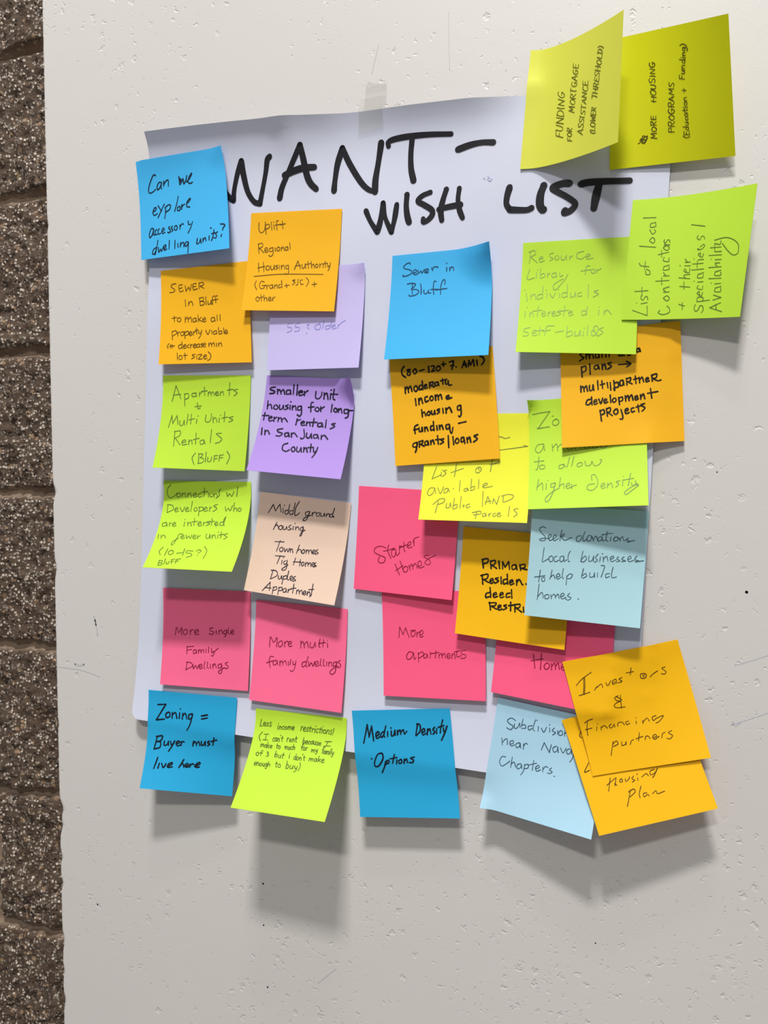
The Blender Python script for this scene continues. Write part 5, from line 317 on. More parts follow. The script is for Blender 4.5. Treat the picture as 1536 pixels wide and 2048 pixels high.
 'small': {"c":[[-0.06933,-0.00448,1.59977],[0.00664,-0.0006,1.60402],[0.00934,-0.0036,1.52707],[-0.06715,-0.01293,1.52415]],"g":"T","p":1.7,"k":[],"ink":[22,14,2],"w":0.97,"sl":0.08,"cur":0,"t":[],"s":[[[0.195,0.182],[0.169,0.187],[0.183,0.209],[0.198,0.225],[0.162,0.246]],[[0.22,0.187],[0.219,0.234]],[[0.219,0.208],[0.24,0.187],[0.249,0.234]],[[0.25,0.211],[0.271,0.191],[0.282,0.236]],[[0.322,0.196],[0.299,0.201],[0.302,0.233],[0.323,0.23],[0.327,0.199],[0.33,0.236]],[[0.355,0.181],[0.353,0.235]],[[0.385,0.18],[0.386,0.237]],[[0.413,0.178],[0.413,0.237]],[[0.512,0.209],[0.494,0.217],[0.497,0.238],[0.517,0.232],[0.518,0.21],[0.523,0.241]],[[0.537,0.214],[0.537,0.241]],[[0.538,0.224],[0.554,0.214]],[[0.566,0.231],[0.586,0.226],[0.58,0.215],[0.567,0.225],[0.571,0.244],[0.591,0.238]],[[0.662,0.19],[0.642,0.198],[0.643,0.219],[0.663,0.214],[0.665,0.192],[0.672,0.219]],[[0.176,0.298],[0.182,0.389]],[[0.178,0.304],[0.212,0.297],[0.214,0.334],[0.185,0.35]],[[0.248,0.279],[0.25,0.371]],[[0.318,0.297],[0.288,0.304],[0.289,0.331],[0.316,0.325],[0.318,0.3],[0.328,0.333]],[[0.351,0.295],[0.354,0.342]],[[0.353,0.316],[0.374,0.296],[0.383,0.34]],[[0.428,0.288],[0.399,0.295],[0.429,0.319],[0.398,0.342]],[[0.167,0.467],[0.169,0.52]],[[0.169,0.491],[0.187,0.471],[0.196,0.518]],[[0.197,0.491],[0.214,0.469],[0.224,0.517]],[[0.241,0.468],[0.242,0.511],[0.264,0.508],[0.271,0.466]],[[0.271,0.466],[0.277,0.514]],[[0.31,0.433],[0.313,0.512]],[[0.345,0.436],[0.351,0.505]],[[0.332,0.471],[0.369,0.464]],[[0.39,0.456],[0.395,0.503]],[[0.415,0.458],[0.418,0.523]],[[0.445,0.445],[0.451,0.529],[0.445,0.508],[0.481,0.501],[0.479,0.464],[0.449,0.466]],[[0.52,0.447],[0.497,0.455],[0.499,0.492],[0.52,0.486],[0.523,0.452],[0.528,0.491]],[[0.55,0.434],[0.553,0.492]],[[0.55,0.44],[0.583,0.432],[0.579,0.461],[0.556,0.466]],[[0.559,0.466],[0.595,0.487]],[[0.623,0.421],[0.627,0.486]],[[0.609,0.45],[0.644,0.443]],[[0.654,0.437],[0.657,0.483]],[[0.658,0.46],[0.678,0.437],[0.69,0.479]],[[0.707,0.465],[0.729,0.457],[0.724,0.444],[0.707,0.455],[0.711,0.481],[0.736,0.473]],[[0.757,0.427],[0.76,0.48]],[[0.754,0.429],[0.796,0.421],[0.792,0.451],[0.763,0.458]],[[0.765,0.458],[0.804,0.479],[0.83,0.475]],[[0.245,0.59],[0.22,0.597],[0.209,0.63],[0.231,0.637],[0.252,0.617]],[[0.256,0.57],[0.259,0.639]],[[0.275,0.619],[0.298,0.611],[0.293,0.596],[0.275,0.609],[0.28,0.638],[0.305,0.629]],[[0.316,0.594],[0.332,0.634],[0.349,0.588]],[[0.358,0.619],[0.381,0.61],[0.376,0.596],[0.359,0.608],[0.365,0.634],[0.39,0.625]],[[0.412,0.567],[0.415,0.631]],[[0.443,0.596],[0.428,0.614],[0.442,0.633],[0.46,0.616],[0.453,0.595]],[[0.481,0.594],[0.487,0.657]],[[0.483,0.6],[0.511,0.592],[0.512,0.621],[0.488,0.629]],[[0.536,0.583],[0.539,0.63]],[[0.54,0.607],[0.558,0.583],[0.567,0.627]],[[0.568,0.607],[0.588,0.58],[0.599,0.625]],[[0.614,0.611],[0.637,0.603],[0.631,0.59],[0.614,0.601],[0.62,0.627],[0.643,0.618]],[[0.659,0.584],[0.663,0.625]],[[0.663,0.605],[0.684,0.581],[0.695,0.623]],[[0.743,0.54],[0.751,0.622]],[[0.718,0.579],[0.801,0.57]],[[0.324,0.692],[0.335,0.787]],[[0.323,0.702],[0.354,0.689],[0.36,0.721],[0.333,0.734]],[[0.377,0.68],[0.385,0.749]],[[0.377,0.685],[0.409,0.677],[0.408,0.708],[0.386,0.715]],[[0.388,0.715],[0.425,0.746]],[[0.45,0.696],[0.436,0.716],[0.452,0.738],[0.472,0.722],[0.466,0.694],[0.45,0.696]],[[0.498,0.7],[0.511,0.758],[0.505,0.783],[0.488,0.779]],[[0.532,0.718],[0.557,0.707],[0.549,0.693],[0.532,0.707],[0.538,0.737],[0.564,0.729]],[[0.602,0.692],[0.582,0.699],[0.586,0.727],[0.608,0.722]],[[0.637,0.669],[0.643,0.732]],[[0.621,0.689],[0.671,0.677]],[[0.691,0.663],[0.661,0.674],[0.693,0.699],[0.669,0.726]],[[0.489,0.312],[0.539,0.313],[0.59,0.314]],[[0.554,0.29],[0.59,0.314],[0.556,0.337]]]},
 'resource': {"c":[[-0.09348,-0.00442,1.66327],[-0.01802,-0.00386,1.66012],[-0.02028,-0.00986,1.58331],[-0.09696,-0.01642,1.58848]],"g":"T","p":1.7,"k":[],"ink":[124,156,72],"w":0.49,"sl":0.15,"cur":0,"t":[],"s":[[[0.069,0.077],[0.062,0.184]],[[0.054,0.084],[0.102,0.071],[0.113,0.105],[0.068,0.127]],[[0.071,0.127],[0.132,0.182]],[[0.148,0.153],[0.181,0.144],[0.17,0.128],[0.148,0.147],[0.158,0.178],[0.194,0.167]],[[0.27,0.103],[0.24,0.112],[0.245,0.136],[0.269,0.153],[0.242,0.169]],[[0.297,0.127],[0.283,0.149],[0.306,0.167],[0.322,0.146],[0.309,0.125]],[[0.342,0.129],[0.34,0.159],[0.366,0.167],[0.384,0.129]],[[0.384,0.129],[0.388,0.169]],[[0.413,0.136],[0.415,0.172]],[[0.414,0.154],[0.439,0.134]],[[0.533,0.102],[0.482,0.114],[0.473,0.151],[0.513,0.168],[0.542,0.151]],[[0.552,0.152],[0.589,0.142],[0.577,0.127],[0.556,0.14],[0.564,0.17],[0.615,0.164]],[[0.069,0.238],[0.051,0.328],[0.114,0.318]],[[0.132,0.272],[0.13,0.321]],[[0.138,0.249],[0.141,0.246]],[[0.164,0.235],[0.164,0.319]],[[0.164,0.292],[0.197,0.282],[0.204,0.309],[0.172,0.323]],[[0.227,0.279],[0.229,0.319]],[[0.228,0.299],[0.247,0.28]],[[0.297,0.278],[0.267,0.289],[0.273,0.32],[0.3,0.309],[0.301,0.282],[0.309,0.319]],[[0.334,0.28],[0.338,0.314],[0.362,0.304]],[[0.405,0.295],[0.381,0.343],[0.34,0.395],[0.305,0.432],[0.284,0.416],[0.294,0.378],[0.366,0.334]],[[0.588,0.231],[0.56,0.237],[0.552,0.304]],[[0.517,0.272],[0.597,0.264]],[[0.611,0.261],[0.601,0.283],[0.624,0.297],[0.635,0.277],[0.619,0.258]],[[0.648,0.263],[0.649,0.295]],[[0.648,0.278],[0.686,0.257]],[[0.052,0.456],[0.064,0.528]],[[0.035,0.428],[0.039,0.425]],[[0.09,0.465],[0.097,0.517]],[[0.095,0.489],[0.123,0.466],[0.141,0.514]],[[0.188,0.468],[0.154,0.478],[0.156,0.514],[0.194,0.499]],[[0.194,0.398],[0.195,0.51]],[[0.232,0.461],[0.235,0.505]],[[0.223,0.433],[0.227,0.43]],[[0.257,0.465],[0.283,0.503],[0.306,0.46]],[[0.34,0.464],[0.345,0.502]],[[0.33,0.433],[0.334,0.43]],[[0.402,0.458],[0.365,0.467],[0.372,0.503],[0.403,0.493]],[[0.406,0.389],[0.407,0.499]],[[0.439,0.466],[0.436,0.5],[0.465,0.494],[0.475,0.46]],[[0.475,0.46],[0.484,0.501]],[[0.526,0.461],[0.497,0.471],[0.506,0.495],[0.534,0.491]],[[0.585,0.395],[0.586,0.508]],[[0.669,0.445],[0.634,0.456],[0.671,0.479],[0.629,0.504]],[[0.056,0.622],[0.053,0.678]],[[0.066,0.591],[0.068,0.586]],[[0.094,0.631],[0.097,0.675]],[[0.096,0.654],[0.116,0.631],[0.131,0.672]],[[0.165,0.577],[0.161,0.671]],[[0.123,0.623],[0.197,0.613]],[[0.199,0.651],[0.228,0.64],[0.217,0.624],[0.199,0.644],[0.208,0.671],[0.237,0.66]],[[0.253,0.629],[0.255,0.67]],[[0.254,0.648],[0.276,0.626]],[[0.288,0.651],[0.312,0.641],[0.305,0.625],[0.287,0.642],[0.296,0.67],[0.322,0.658]],[[0.359,0.618],[0.331,0.63],[0.361,0.646],[0.326,0.67]],[[0.393,0.575],[0.387,0.664]],[[0.36,0.626],[0.428,0.616]],[[0.429,0.646],[0.458,0.634],[0.447,0.622],[0.429,0.64],[0.439,0.668],[0.467,0.653]],[[0.57,0.624],[0.541,0.628],[0.543,0.663],[0.571,0.654],[0.576,0.627]],[[0.585,0.587],[0.577,0.663]],[[0.684,0.622],[0.679,0.659]],[[0.683,0.595],[0.686,0.592]],[[0.727,0.622],[0.726,0.66]],[[0.728,0.64],[0.752,0.62],[0.785,0.656]],[[0.104,0.773],[0.061,0.785],[0.052,0.807],[0.094,0.823],[0.088,0.848],[0.052,0.852]],[[0.128,0.828],[0.159,0.816],[0.151,0.796],[0.13,0.817],[0.14,0.848],[0.173,0.838]],[[0.193,0.769],[0.191,0.843]],[[0.158,0.804],[0.224,0.796]],[[0.313,0.757],[0.251,0.765],[0.237,0.842]],[[0.217,0.807],[0.282,0.796]],[[0.327,0.816],[0.392,0.803]],[[0.426,0.764],[0.421,0.856]],[[0.425,0.818],[0.461,0.803],[0.469,0.836],[0.431,0.856]],[[0.493,0.81],[0.492,0.845],[0.521,0.84],[0.533,0.802]],[[0.533,0.802],[0.538,0.845]],[[0.562,0.81],[0.561,0.845]],[[0.566,0.779],[0.569,0.775]],[[0.598,0.757],[0.595,0.844]],[[0.656,0.794],[0.629,0.809],[0.635,0.844],[0.665,0.832],[0.684,0.779],[0.662,0.757],[0.642,0.787],[0.68,0.844]],[[0.726,0.772],[0.692,0.787],[0.724,0.813],[0.687,0.847]]]},
 'locals': {"c":[[-0.02247,-0.00412,1.68358],[0.04992,-0.02112,1.67963],[0.04084,-0.0174,1.60137],[-0.02935,-0.0084,1.60636]],"g":"L","p":1.7,"k":[],"ink":[78,104,30],"w":0.48,"sl":0.1,"cur":0,"t":[],"s":[[[0.09,0.922],[0.222,0.966]],[[0.222,0.966],[0.214,0.888]],[[0.159,0.868],[0.211,0.859]],[[0.121,0.862],[0.118,0.859]],[[0.155,0.8],[0.153,0.823],[0.173,0.837],[0.188,0.812],[0.206,0.81],[0.214,0.835]],[[0.093,0.765],[0.208,0.76]],[[0.152,0.73],[0.16,0.802]],[[0.174,0.582],[0.205,0.598],[0.208,0.626],[0.179,0.625],[0.168,0.596]],[[0.109,0.53],[0.126,0.552],[0.194,0.562]],[[0.16,0.518],[0.159,0.582]],[[0.095,0.387],[0.236,0.404]],[[0.178,0.342],[0.201,0.322],[0.223,0.344],[0.211,0.369],[0.179,0.349]],[[0.17,0.256],[0.198,0.293],[0.222,0.274],[0.209,0.256]],[[0.172,0.207],[0.175,0.235],[0.218,0.231],[0.215,0.206]],[[0.172,0.207],[0.214,0.196]],[[0.105,0.153],[0.213,0.158]],[[0.329,0.925],[0.317,0.946],[0.363,0.961],[0.412,0.942],[0.405,0.907],[0.384,0.892]],[[0.348,0.828],[0.38,0.85],[0.399,0.83],[0.375,0.808],[0.348,0.825]],[[0.343,0.779],[0.393,0.777]],[[0.364,0.776],[0.339,0.751],[0.389,0.735]],[[0.266,0.685],[0.38,0.683]],[[0.315,0.659],[0.321,0.715]],[[0.328,0.645],[0.379,0.645]],[[0.35,0.644],[0.325,0.617]],[[0.324,0.568],[0.323,0.596],[0.37,0.592],[0.368,0.571]],[[0.324,0.568],[0.369,0.557]],[[0.318,0.491],[0.314,0.519],[0.359,0.528],[0.36,0.501]],[[0.265,0.467],[0.355,0.451]],[[0.29,0.433],[0.296,0.49]],[[0.303,0.413],[0.334,0.436],[0.354,0.417],[0.33,0.397],[0.303,0.413]],[[0.308,0.391],[0.354,0.391]],[[0.329,0.391],[0.307,0.377]],[[0.306,0.347],[0.301,0.361],[0.32,0.372],[0.331,0.352],[0.347,0.353],[0.354,0.371]],[[0.485,0.881],[0.537,0.897]],[[0.513,0.869],[0.519,0.924]],[[0.476,0.736],[0.563,0.747]],[[0.508,0.703],[0.514,0.759]],[[0.461,0.666],[0.555,0.679]],[[0.519,0.676],[0.502,0.648],[0.551,0.644]],[[0.52,0.622],[0.506,0.597],[0.498,0.616],[0.542,0.63],[0.545,0.596]],[[0.5,0.572],[0.546,0.575]],[[0.464,0.57],[0.459,0.567]],[[0.5,0.545],[0.542,0.545]],[[0.518,0.543],[0.497,0.517]],[[0.625,0.888],[0.618,0.914],[0.632,0.943],[0.653,0.93],[0.663,0.901],[0.683,0.902],[0.695,0.929],[0.684,0.956]],[[0.634,0.867],[0.738,0.858]],[[0.636,0.864],[0.637,0.833],[0.679,0.835],[0.683,0.862]],[[0.649,0.813],[0.645,0.786],[0.629,0.801],[0.664,0.821],[0.674,0.794]],[[0.63,0.738],[0.624,0.76],[0.665,0.771],[0.668,0.744]],[[0.622,0.71],[0.668,0.709]],[[0.593,0.701],[0.59,0.698]],[[0.619,0.649],[0.618,0.676],[0.66,0.676],[0.662,0.652]],[[0.619,0.649],[0.663,0.638]],[[0.561,0.611],[0.659,0.608]],[[0.563,0.563],[0.651,0.563]],[[0.602,0.539],[0.604,0.593]],[[0.608,0.533],[0.65,0.532]],[[0.572,0.523],[0.569,0.52]],[[0.619,0.506],[0.619,0.479],[0.601,0.491],[0.634,0.514],[0.645,0.488]],[[0.6,0.457],[0.591,0.443],[0.62,0.452],[0.645,0.428],[0.636,0.413],[0.61,0.431]],[[0.583,0.336],[0.578,0.358],[0.601,0.373],[0.613,0.348],[0.631,0.35],[0.641,0.372]],[[0.519,0.245],[0.63,0.269]],[[0.847,0.953],[0.746,0.919]],[[0.746,0.919],[0.831,0.883]],[[0.803,0.935],[0.791,0.894]],[[0.766,0.86],[0.829,0.843]],[[0.829,0.843],[0.765,0.82]],[[0.773,0.766],[0.772,0.793],[0.818,0.796],[0.817,0.769]],[[0.773,0.766],[0.818,0.756]],[[0.764,0.733],[0.812,0.732]],[[0.736,0.727],[0.733,0.724]],[[0.711,0.689],[0.81,0.692]],[[0.757,0.639],[0.756,0.665],[0.802,0.669],[0.802,0.646]],[[0.757,0.639],[0.802,0.629]],[[0.7,0.601],[0.799,0.602]],[[0.769,0.6],[0.749,0.571],[0.785,0.571]],[[0.745,0.544],[0.792,0.545]],[[0.713,0.537],[0.71,0.535]],[[0.691,0.506],[0.791,0.509]],[[0.738,0.481],[0.788,0.482]],[[0.695,0.446],[0.78,0.448]],[[0.726,0.416],[0.733,0.477]],[[0.73,0.416],[0.768,0.427],[0.774,0.401]],[[0.722,0.389],[0.802,0.378],[0.865,0.398],[0.913,0.443],[0.918,0.509],[0.88,0.518],[0.835,0.48],[0.787,0.422]]]},
 'morehou': {"c":[[-0.03468,-0.0126,1.78513],[0.03249,-0.0346,1.77591],[0.03868,-0.00609,1.7028],[-0.03706,-0.00509,1.70453]],"g":"L","p":1.0,"k":[],"ink":[70,66,2],"w":0.48,"sl":0.05,"cur":0,"t":[["MORE",0.393,0.806,0.382,0.628,-0.046,-0.002],["HOUSING",0.388,0.53,0.379,0.23,-0.047,-0.005],["PROGRAMS",0.533,0.775,0.54,0.402,-0.048,-0.005],["(Education",0.653,0.829,0.639,0.523,-0.042,-0.002],["+",0.643,0.492,0.641,0.46,-0.041,-0.006],["Funding)",0.626,0.397,0.648,0.144,-0.046,-0.008]],"s":[[[0.236,0.824],[0.274,0.804],[0.313,0.791],[0.275,0.769],[0.268,0.821],[0.3,0.807],[0.255,0.79],[0.287,0.827],[0.313,0.773],[0.249,0.801]]]},
 'funding': {"c":[[-0.08839,-0.0021,1.79148],[-0.02629,-0.04519,1.78372],[-0.02975,-0.04237,1.707],[-0.09529,-0.00518,1.71252]],"g":"L","p":1.4,"k":[],"ink":[92,94,14],"w":0.56,"sl":0.08,"cur":0,"t":[["FUNDING",0.432,0.804,0.421,0.422,-0.075,-0.02],["FOR",0.534,0.856,0.525,0.744,-0.05,-0.013],["MORTGAGE",0.54,0.628,0.553,0.234,-0.058,-0.02],["ASSISTANCE",0.643,0.833,0.671,0.412,-0.053,-0.019],["(LOWER",0.772,0.863,0.765,0.649,-0.048,-0.016],["THRESHOLD)",0.77,0.592,0.81,0.186,-0.052,-0.023]],"s":[]},
}

# ------------------------------------------------------------------ the setting
EDGE = -0.4925          # left edge of the white pillar
BRICK_Y = 0.358         # face of the block wall behind it
wm = wall_mat()
rng = np.random.default_rng(4)

# white painted concrete: front face, slightly chipped left edge, return face
zs = np.concatenate([[0.0, 0.5], np.linspace(0.95, 2.0, 420), [2.5, 3.0]])
edge_r = np.full(len(zs), 0.0022)
chip = np.zeros(len(zs))
for zc, wdt, dep in ((1.497, .006, .003), (1.432, .007, .002), (1.226, .008, .004), (1.212, .006, .003), (1.185, .004, .002),
                     (1.112, .008, .002), (1.163, .005, .002), (1.086, .005, .0015), (1.30, .004, .001), (1.06, .006, .002), (1.72, .004, .001)):
    chip += dep * np.exp(-((zs - zc) / wdt) ** 2)
chip += 0.0004 * rng.random(len(zs))
prof = [(0.0, 1.0), (0.12, 0.6), (0.35, 0.28), (0.65, 0.08), (1.0, 0.0)]   # rounded arris
V, F = [], []
for z, r0, ch in zip(zs, edge_r, chip):
    r = r0 + ch
    V.append((EDGE + ch * .25, BRICK_Y + 0.06, z))
    for px, py in prof: V.append((EDGE + ch * .25 + px * r, py * r, z))
    V.append((1.9, 0.0, z))
    V.append((1.9, BRICK_Y + 0.06, z))
k = len(prof) + 3
for j in range(len(zs) - 1):
    for i in range(k):
        a, b = j * k + i, j * k + (i + 1) % k
        F.append((a, b, b + k, a + k))
F.append(tuple(range(k)))
F.append(tuple((len(zs) - 1) * k + i for i in reversed(range(k))))
wall = mesh_obj('wall_front', V, F, wm, smooth=False)
tag(wall, kind='structure', label='white painted concrete wall with pitted surface behind the sheet and notes')

# block wall
def vnoise(x, z, scale, seed):
    """smooth value noise on a numpy grid"""
    r = np.random.default_rng(seed).random((256, 256))
    X, Z = x * scale, z * scale
    i, j = np.floor(X).astype(int), np.floor(Z).astype(int)
    a, b = X - i, Z - j
    a, b = a * a * (3 - 2 * a), b * b * (3 - 2 * b)
    q = lambda di, dj: r[(i + di) % 256, (j + dj) % 256]
    return (1 - a) * (1 - b) * q(0, 0) + a * (1 - b) * q(1, 0) + (1 - a) * b * q(0, 1) + a * b * q(1, 1)
COURSE, JOINT = 0.2032, 0.011
xs = np.arange(-1.50, -0.30, 0.0035)
zz = np.arange(0.0, 3.0, 0.0030)
X, Z = np.meshgrid(xs, zz)
# courses: bed joints measured on the wall
beds = np.array([-.37, -.16, .045, .25, .455, .665, .881, 1.0745, 1.2785, 1.4935, 1.687, 1.903, 2.0965, 2.30, 2.51, 2.715, 2.92, 3.12])
Zw = Z + 0.012 * (vnoise(X, Z, 7, 1) - .5) + 0.004 * (vnoise(X, Z, 40, 2) - .5)
row = np.searchsorted(beds, Zw)
dz = np.min(np.abs(Zw[..., None] - beds[None, None, :]), axis=2)
off = np.where(row % 2 == 0, 0.2, 0.0) - 0.914
dx = np.abs(((X - off + 0.2032) % 0.4064) - 0.2032) + 0.004 * (vnoise(X, Z, 40, 8) - .5)
d = np.minimum(dz, dx) - JOINT / 2
t = np.clip(d / 0.007, 0, 1)
face = np.sqrt(np.clip(1 - (1 - t) ** 2, 0, 1))
bulge = 0.012 * face + face * (0.010 * (vnoise(X + row * .37, Z, 14, 3) - .4) + 0.007 * (vnoise(X, Z, 45, 4) - .5) + 0.007 * (vnoise(X, Z, 110, 5) - .5) + 0.004 * (vnoise(X, Z, 230, 6) - .5))
Y = BRICK_Y + 0.012 - bulge + (1 - np.clip(t * 3, 0, 1)) * 0.002 * (vnoise(X, Z, 60, 7))
nz, nx = X.shape
me = bpy.data.meshes.new('wall_back')
front = np.stack([X, Y, Z], -1).reshape(-1, 3)
idx = np.arange(nz * nx).reshape(nz, nx)
quads = np.stack([idx[:-1, :-1], idx[:-1, 1:], idx[1:, 1:], idx[1:, :-1]], -1).reshape(-1, 4)
me.vertices.add(len(front)); me.vertices.foreach_set('co', front.ravel())
me.loops.add(quads.size); me.loops.foreach_set('vertex_index', quads.ravel())
me.polygons.add(len(quads)); me.polygons.foreach_set('loop_start', np.arange(0, quads.size, 4)); me.polygons.foreach_set('loop_total', np.full(len(quads), 4))
me.polygons.foreach_set('use_smooth', np.ones(len(quads), bool))
att = me.attributes.new('mortar', 'FLOAT', 'POINT')
att.data.foreach_set('value', (1 - np.clip(t * 2.5, 0, 1)).astype(np.float32).ravel())
me.materials.append(brick_mat())
me.update(); me.validate()
brick = bpy.data.objects.new('wall_back', me); COL.objects.link(brick)
tag(brick, kind='structure', label='dark brown split-face block wall beside the white wall')

fm, nt, b, out = new_mat('floor_concrete')
g = NT(nt)
co = g.n('ShaderNodeTexCoord'); n1 = g.n('ShaderNodeTexNoise', i_Scale=6.0, i_Detail=6.0); g.l(co.outputs['Object'], n1.inputs['Vector'])
g.l(g.mix(n1.outputs['Fac'], srgb((120, 114, 106)), srgb((150, 144, 136))), b.inputs['Base Color'])
b.inputs['Roughness'].default_value = 0.5
fl = box('floor', (-3.0, -4.0, -0.1), (3.0, 0.6, 0.0), fm)
tag(fl, kind='structure', label='grey concrete floor')

# ------------------------------------------------------------------ paper
def sheet_mesh(name, sh, mat, thick=0.0003, round_bottom=0.0, part='paper'):
    """a thing (an Empty at the glued edge) with its sheet of paper as a part"""
    G = sh.G
    nv, nu = G.shape[0] - 1, G.shape[1] - 1
    if round_bottom:
        # the lower corners are rounded: narrow the last rows along a quarter circle
        H, Wd = 0.457, 0.381
        rows = np.concatenate([np.linspace(0, 1 - round_bottom / H, nv - 5), 1 - round_bottom / H * (1 - np.sin(np.linspace(0, math.pi / 2, 7)[1:]))])
        P = []
        for v in rows:
            s_ = max(0.0, (v - (1 - round_bottom / H)) * H / round_bottom)
            ins = round_bottom / Wd * (1 - math.sqrt(max(0.0, 1 - s_ * s_)))
            u = ins + (1 - 2 * ins) * np.linspace(0, 1, nu + 1)
            P.append(sh.at(u, np.full(nu + 1, v)))
        G = np.array(P); nv = len(G) - 1
    # front layer, back layer shifted along the normals
    du = np.gradient(G, axis=1); dv = np.gradient(G, axis=0)
    N = np.cross(du, dv); N /= np.linalg.norm(N, axis=2, keepdims=True) + 1e-12
    if N[..., 1].mean() < 0: N = -N          # towards the wall
    n = (nu + 1) * (nv + 1)
    V = np.concatenate([G.reshape(-1, 3), (G + N * thick).reshape(-1, 3)])
    idx = np.arange(n).reshape(nv + 1, nu + 1)
    F = []
    for j in range(nv):
        for i in range(nu):
            a, b, c, d = idx[j, i], idx[j + 1, i], idx[j + 1, i + 1], idx[j, i + 1]
            F.append((int(a), int(b), int(c), int(d)))
            F.append((int(a + n), int(d + n), int(c + n), int(b + n)))
    ring = list(idx[0, :]) + list(idx[1:, -1]) + list(idx[-1, -2::-1]) + list(idx[-2:0:-1, 0])
    for q in range(len(ring)):
        a, b = int(ring[q]), int(ring[(q + 1) % len(ring)])
        F.append((a, b, b + n, a + n))
    # origin at the glued edge
    org = (G[0, 0] + G[0, -1]) / 2
    root = bpy.data.objects.new(name, None)
    root.empty_display_size = 0.02
    root.location = org
    COL.objects.link(root)
    o = mesh_obj(part, V - org, F, mat)
    o.parent = root
    # crisp rim
    try: o.data.set_sharp_from_angle(angle=math.radians(50))
    except Exception: pass
    bpy.context.view_layer.update()
    return root

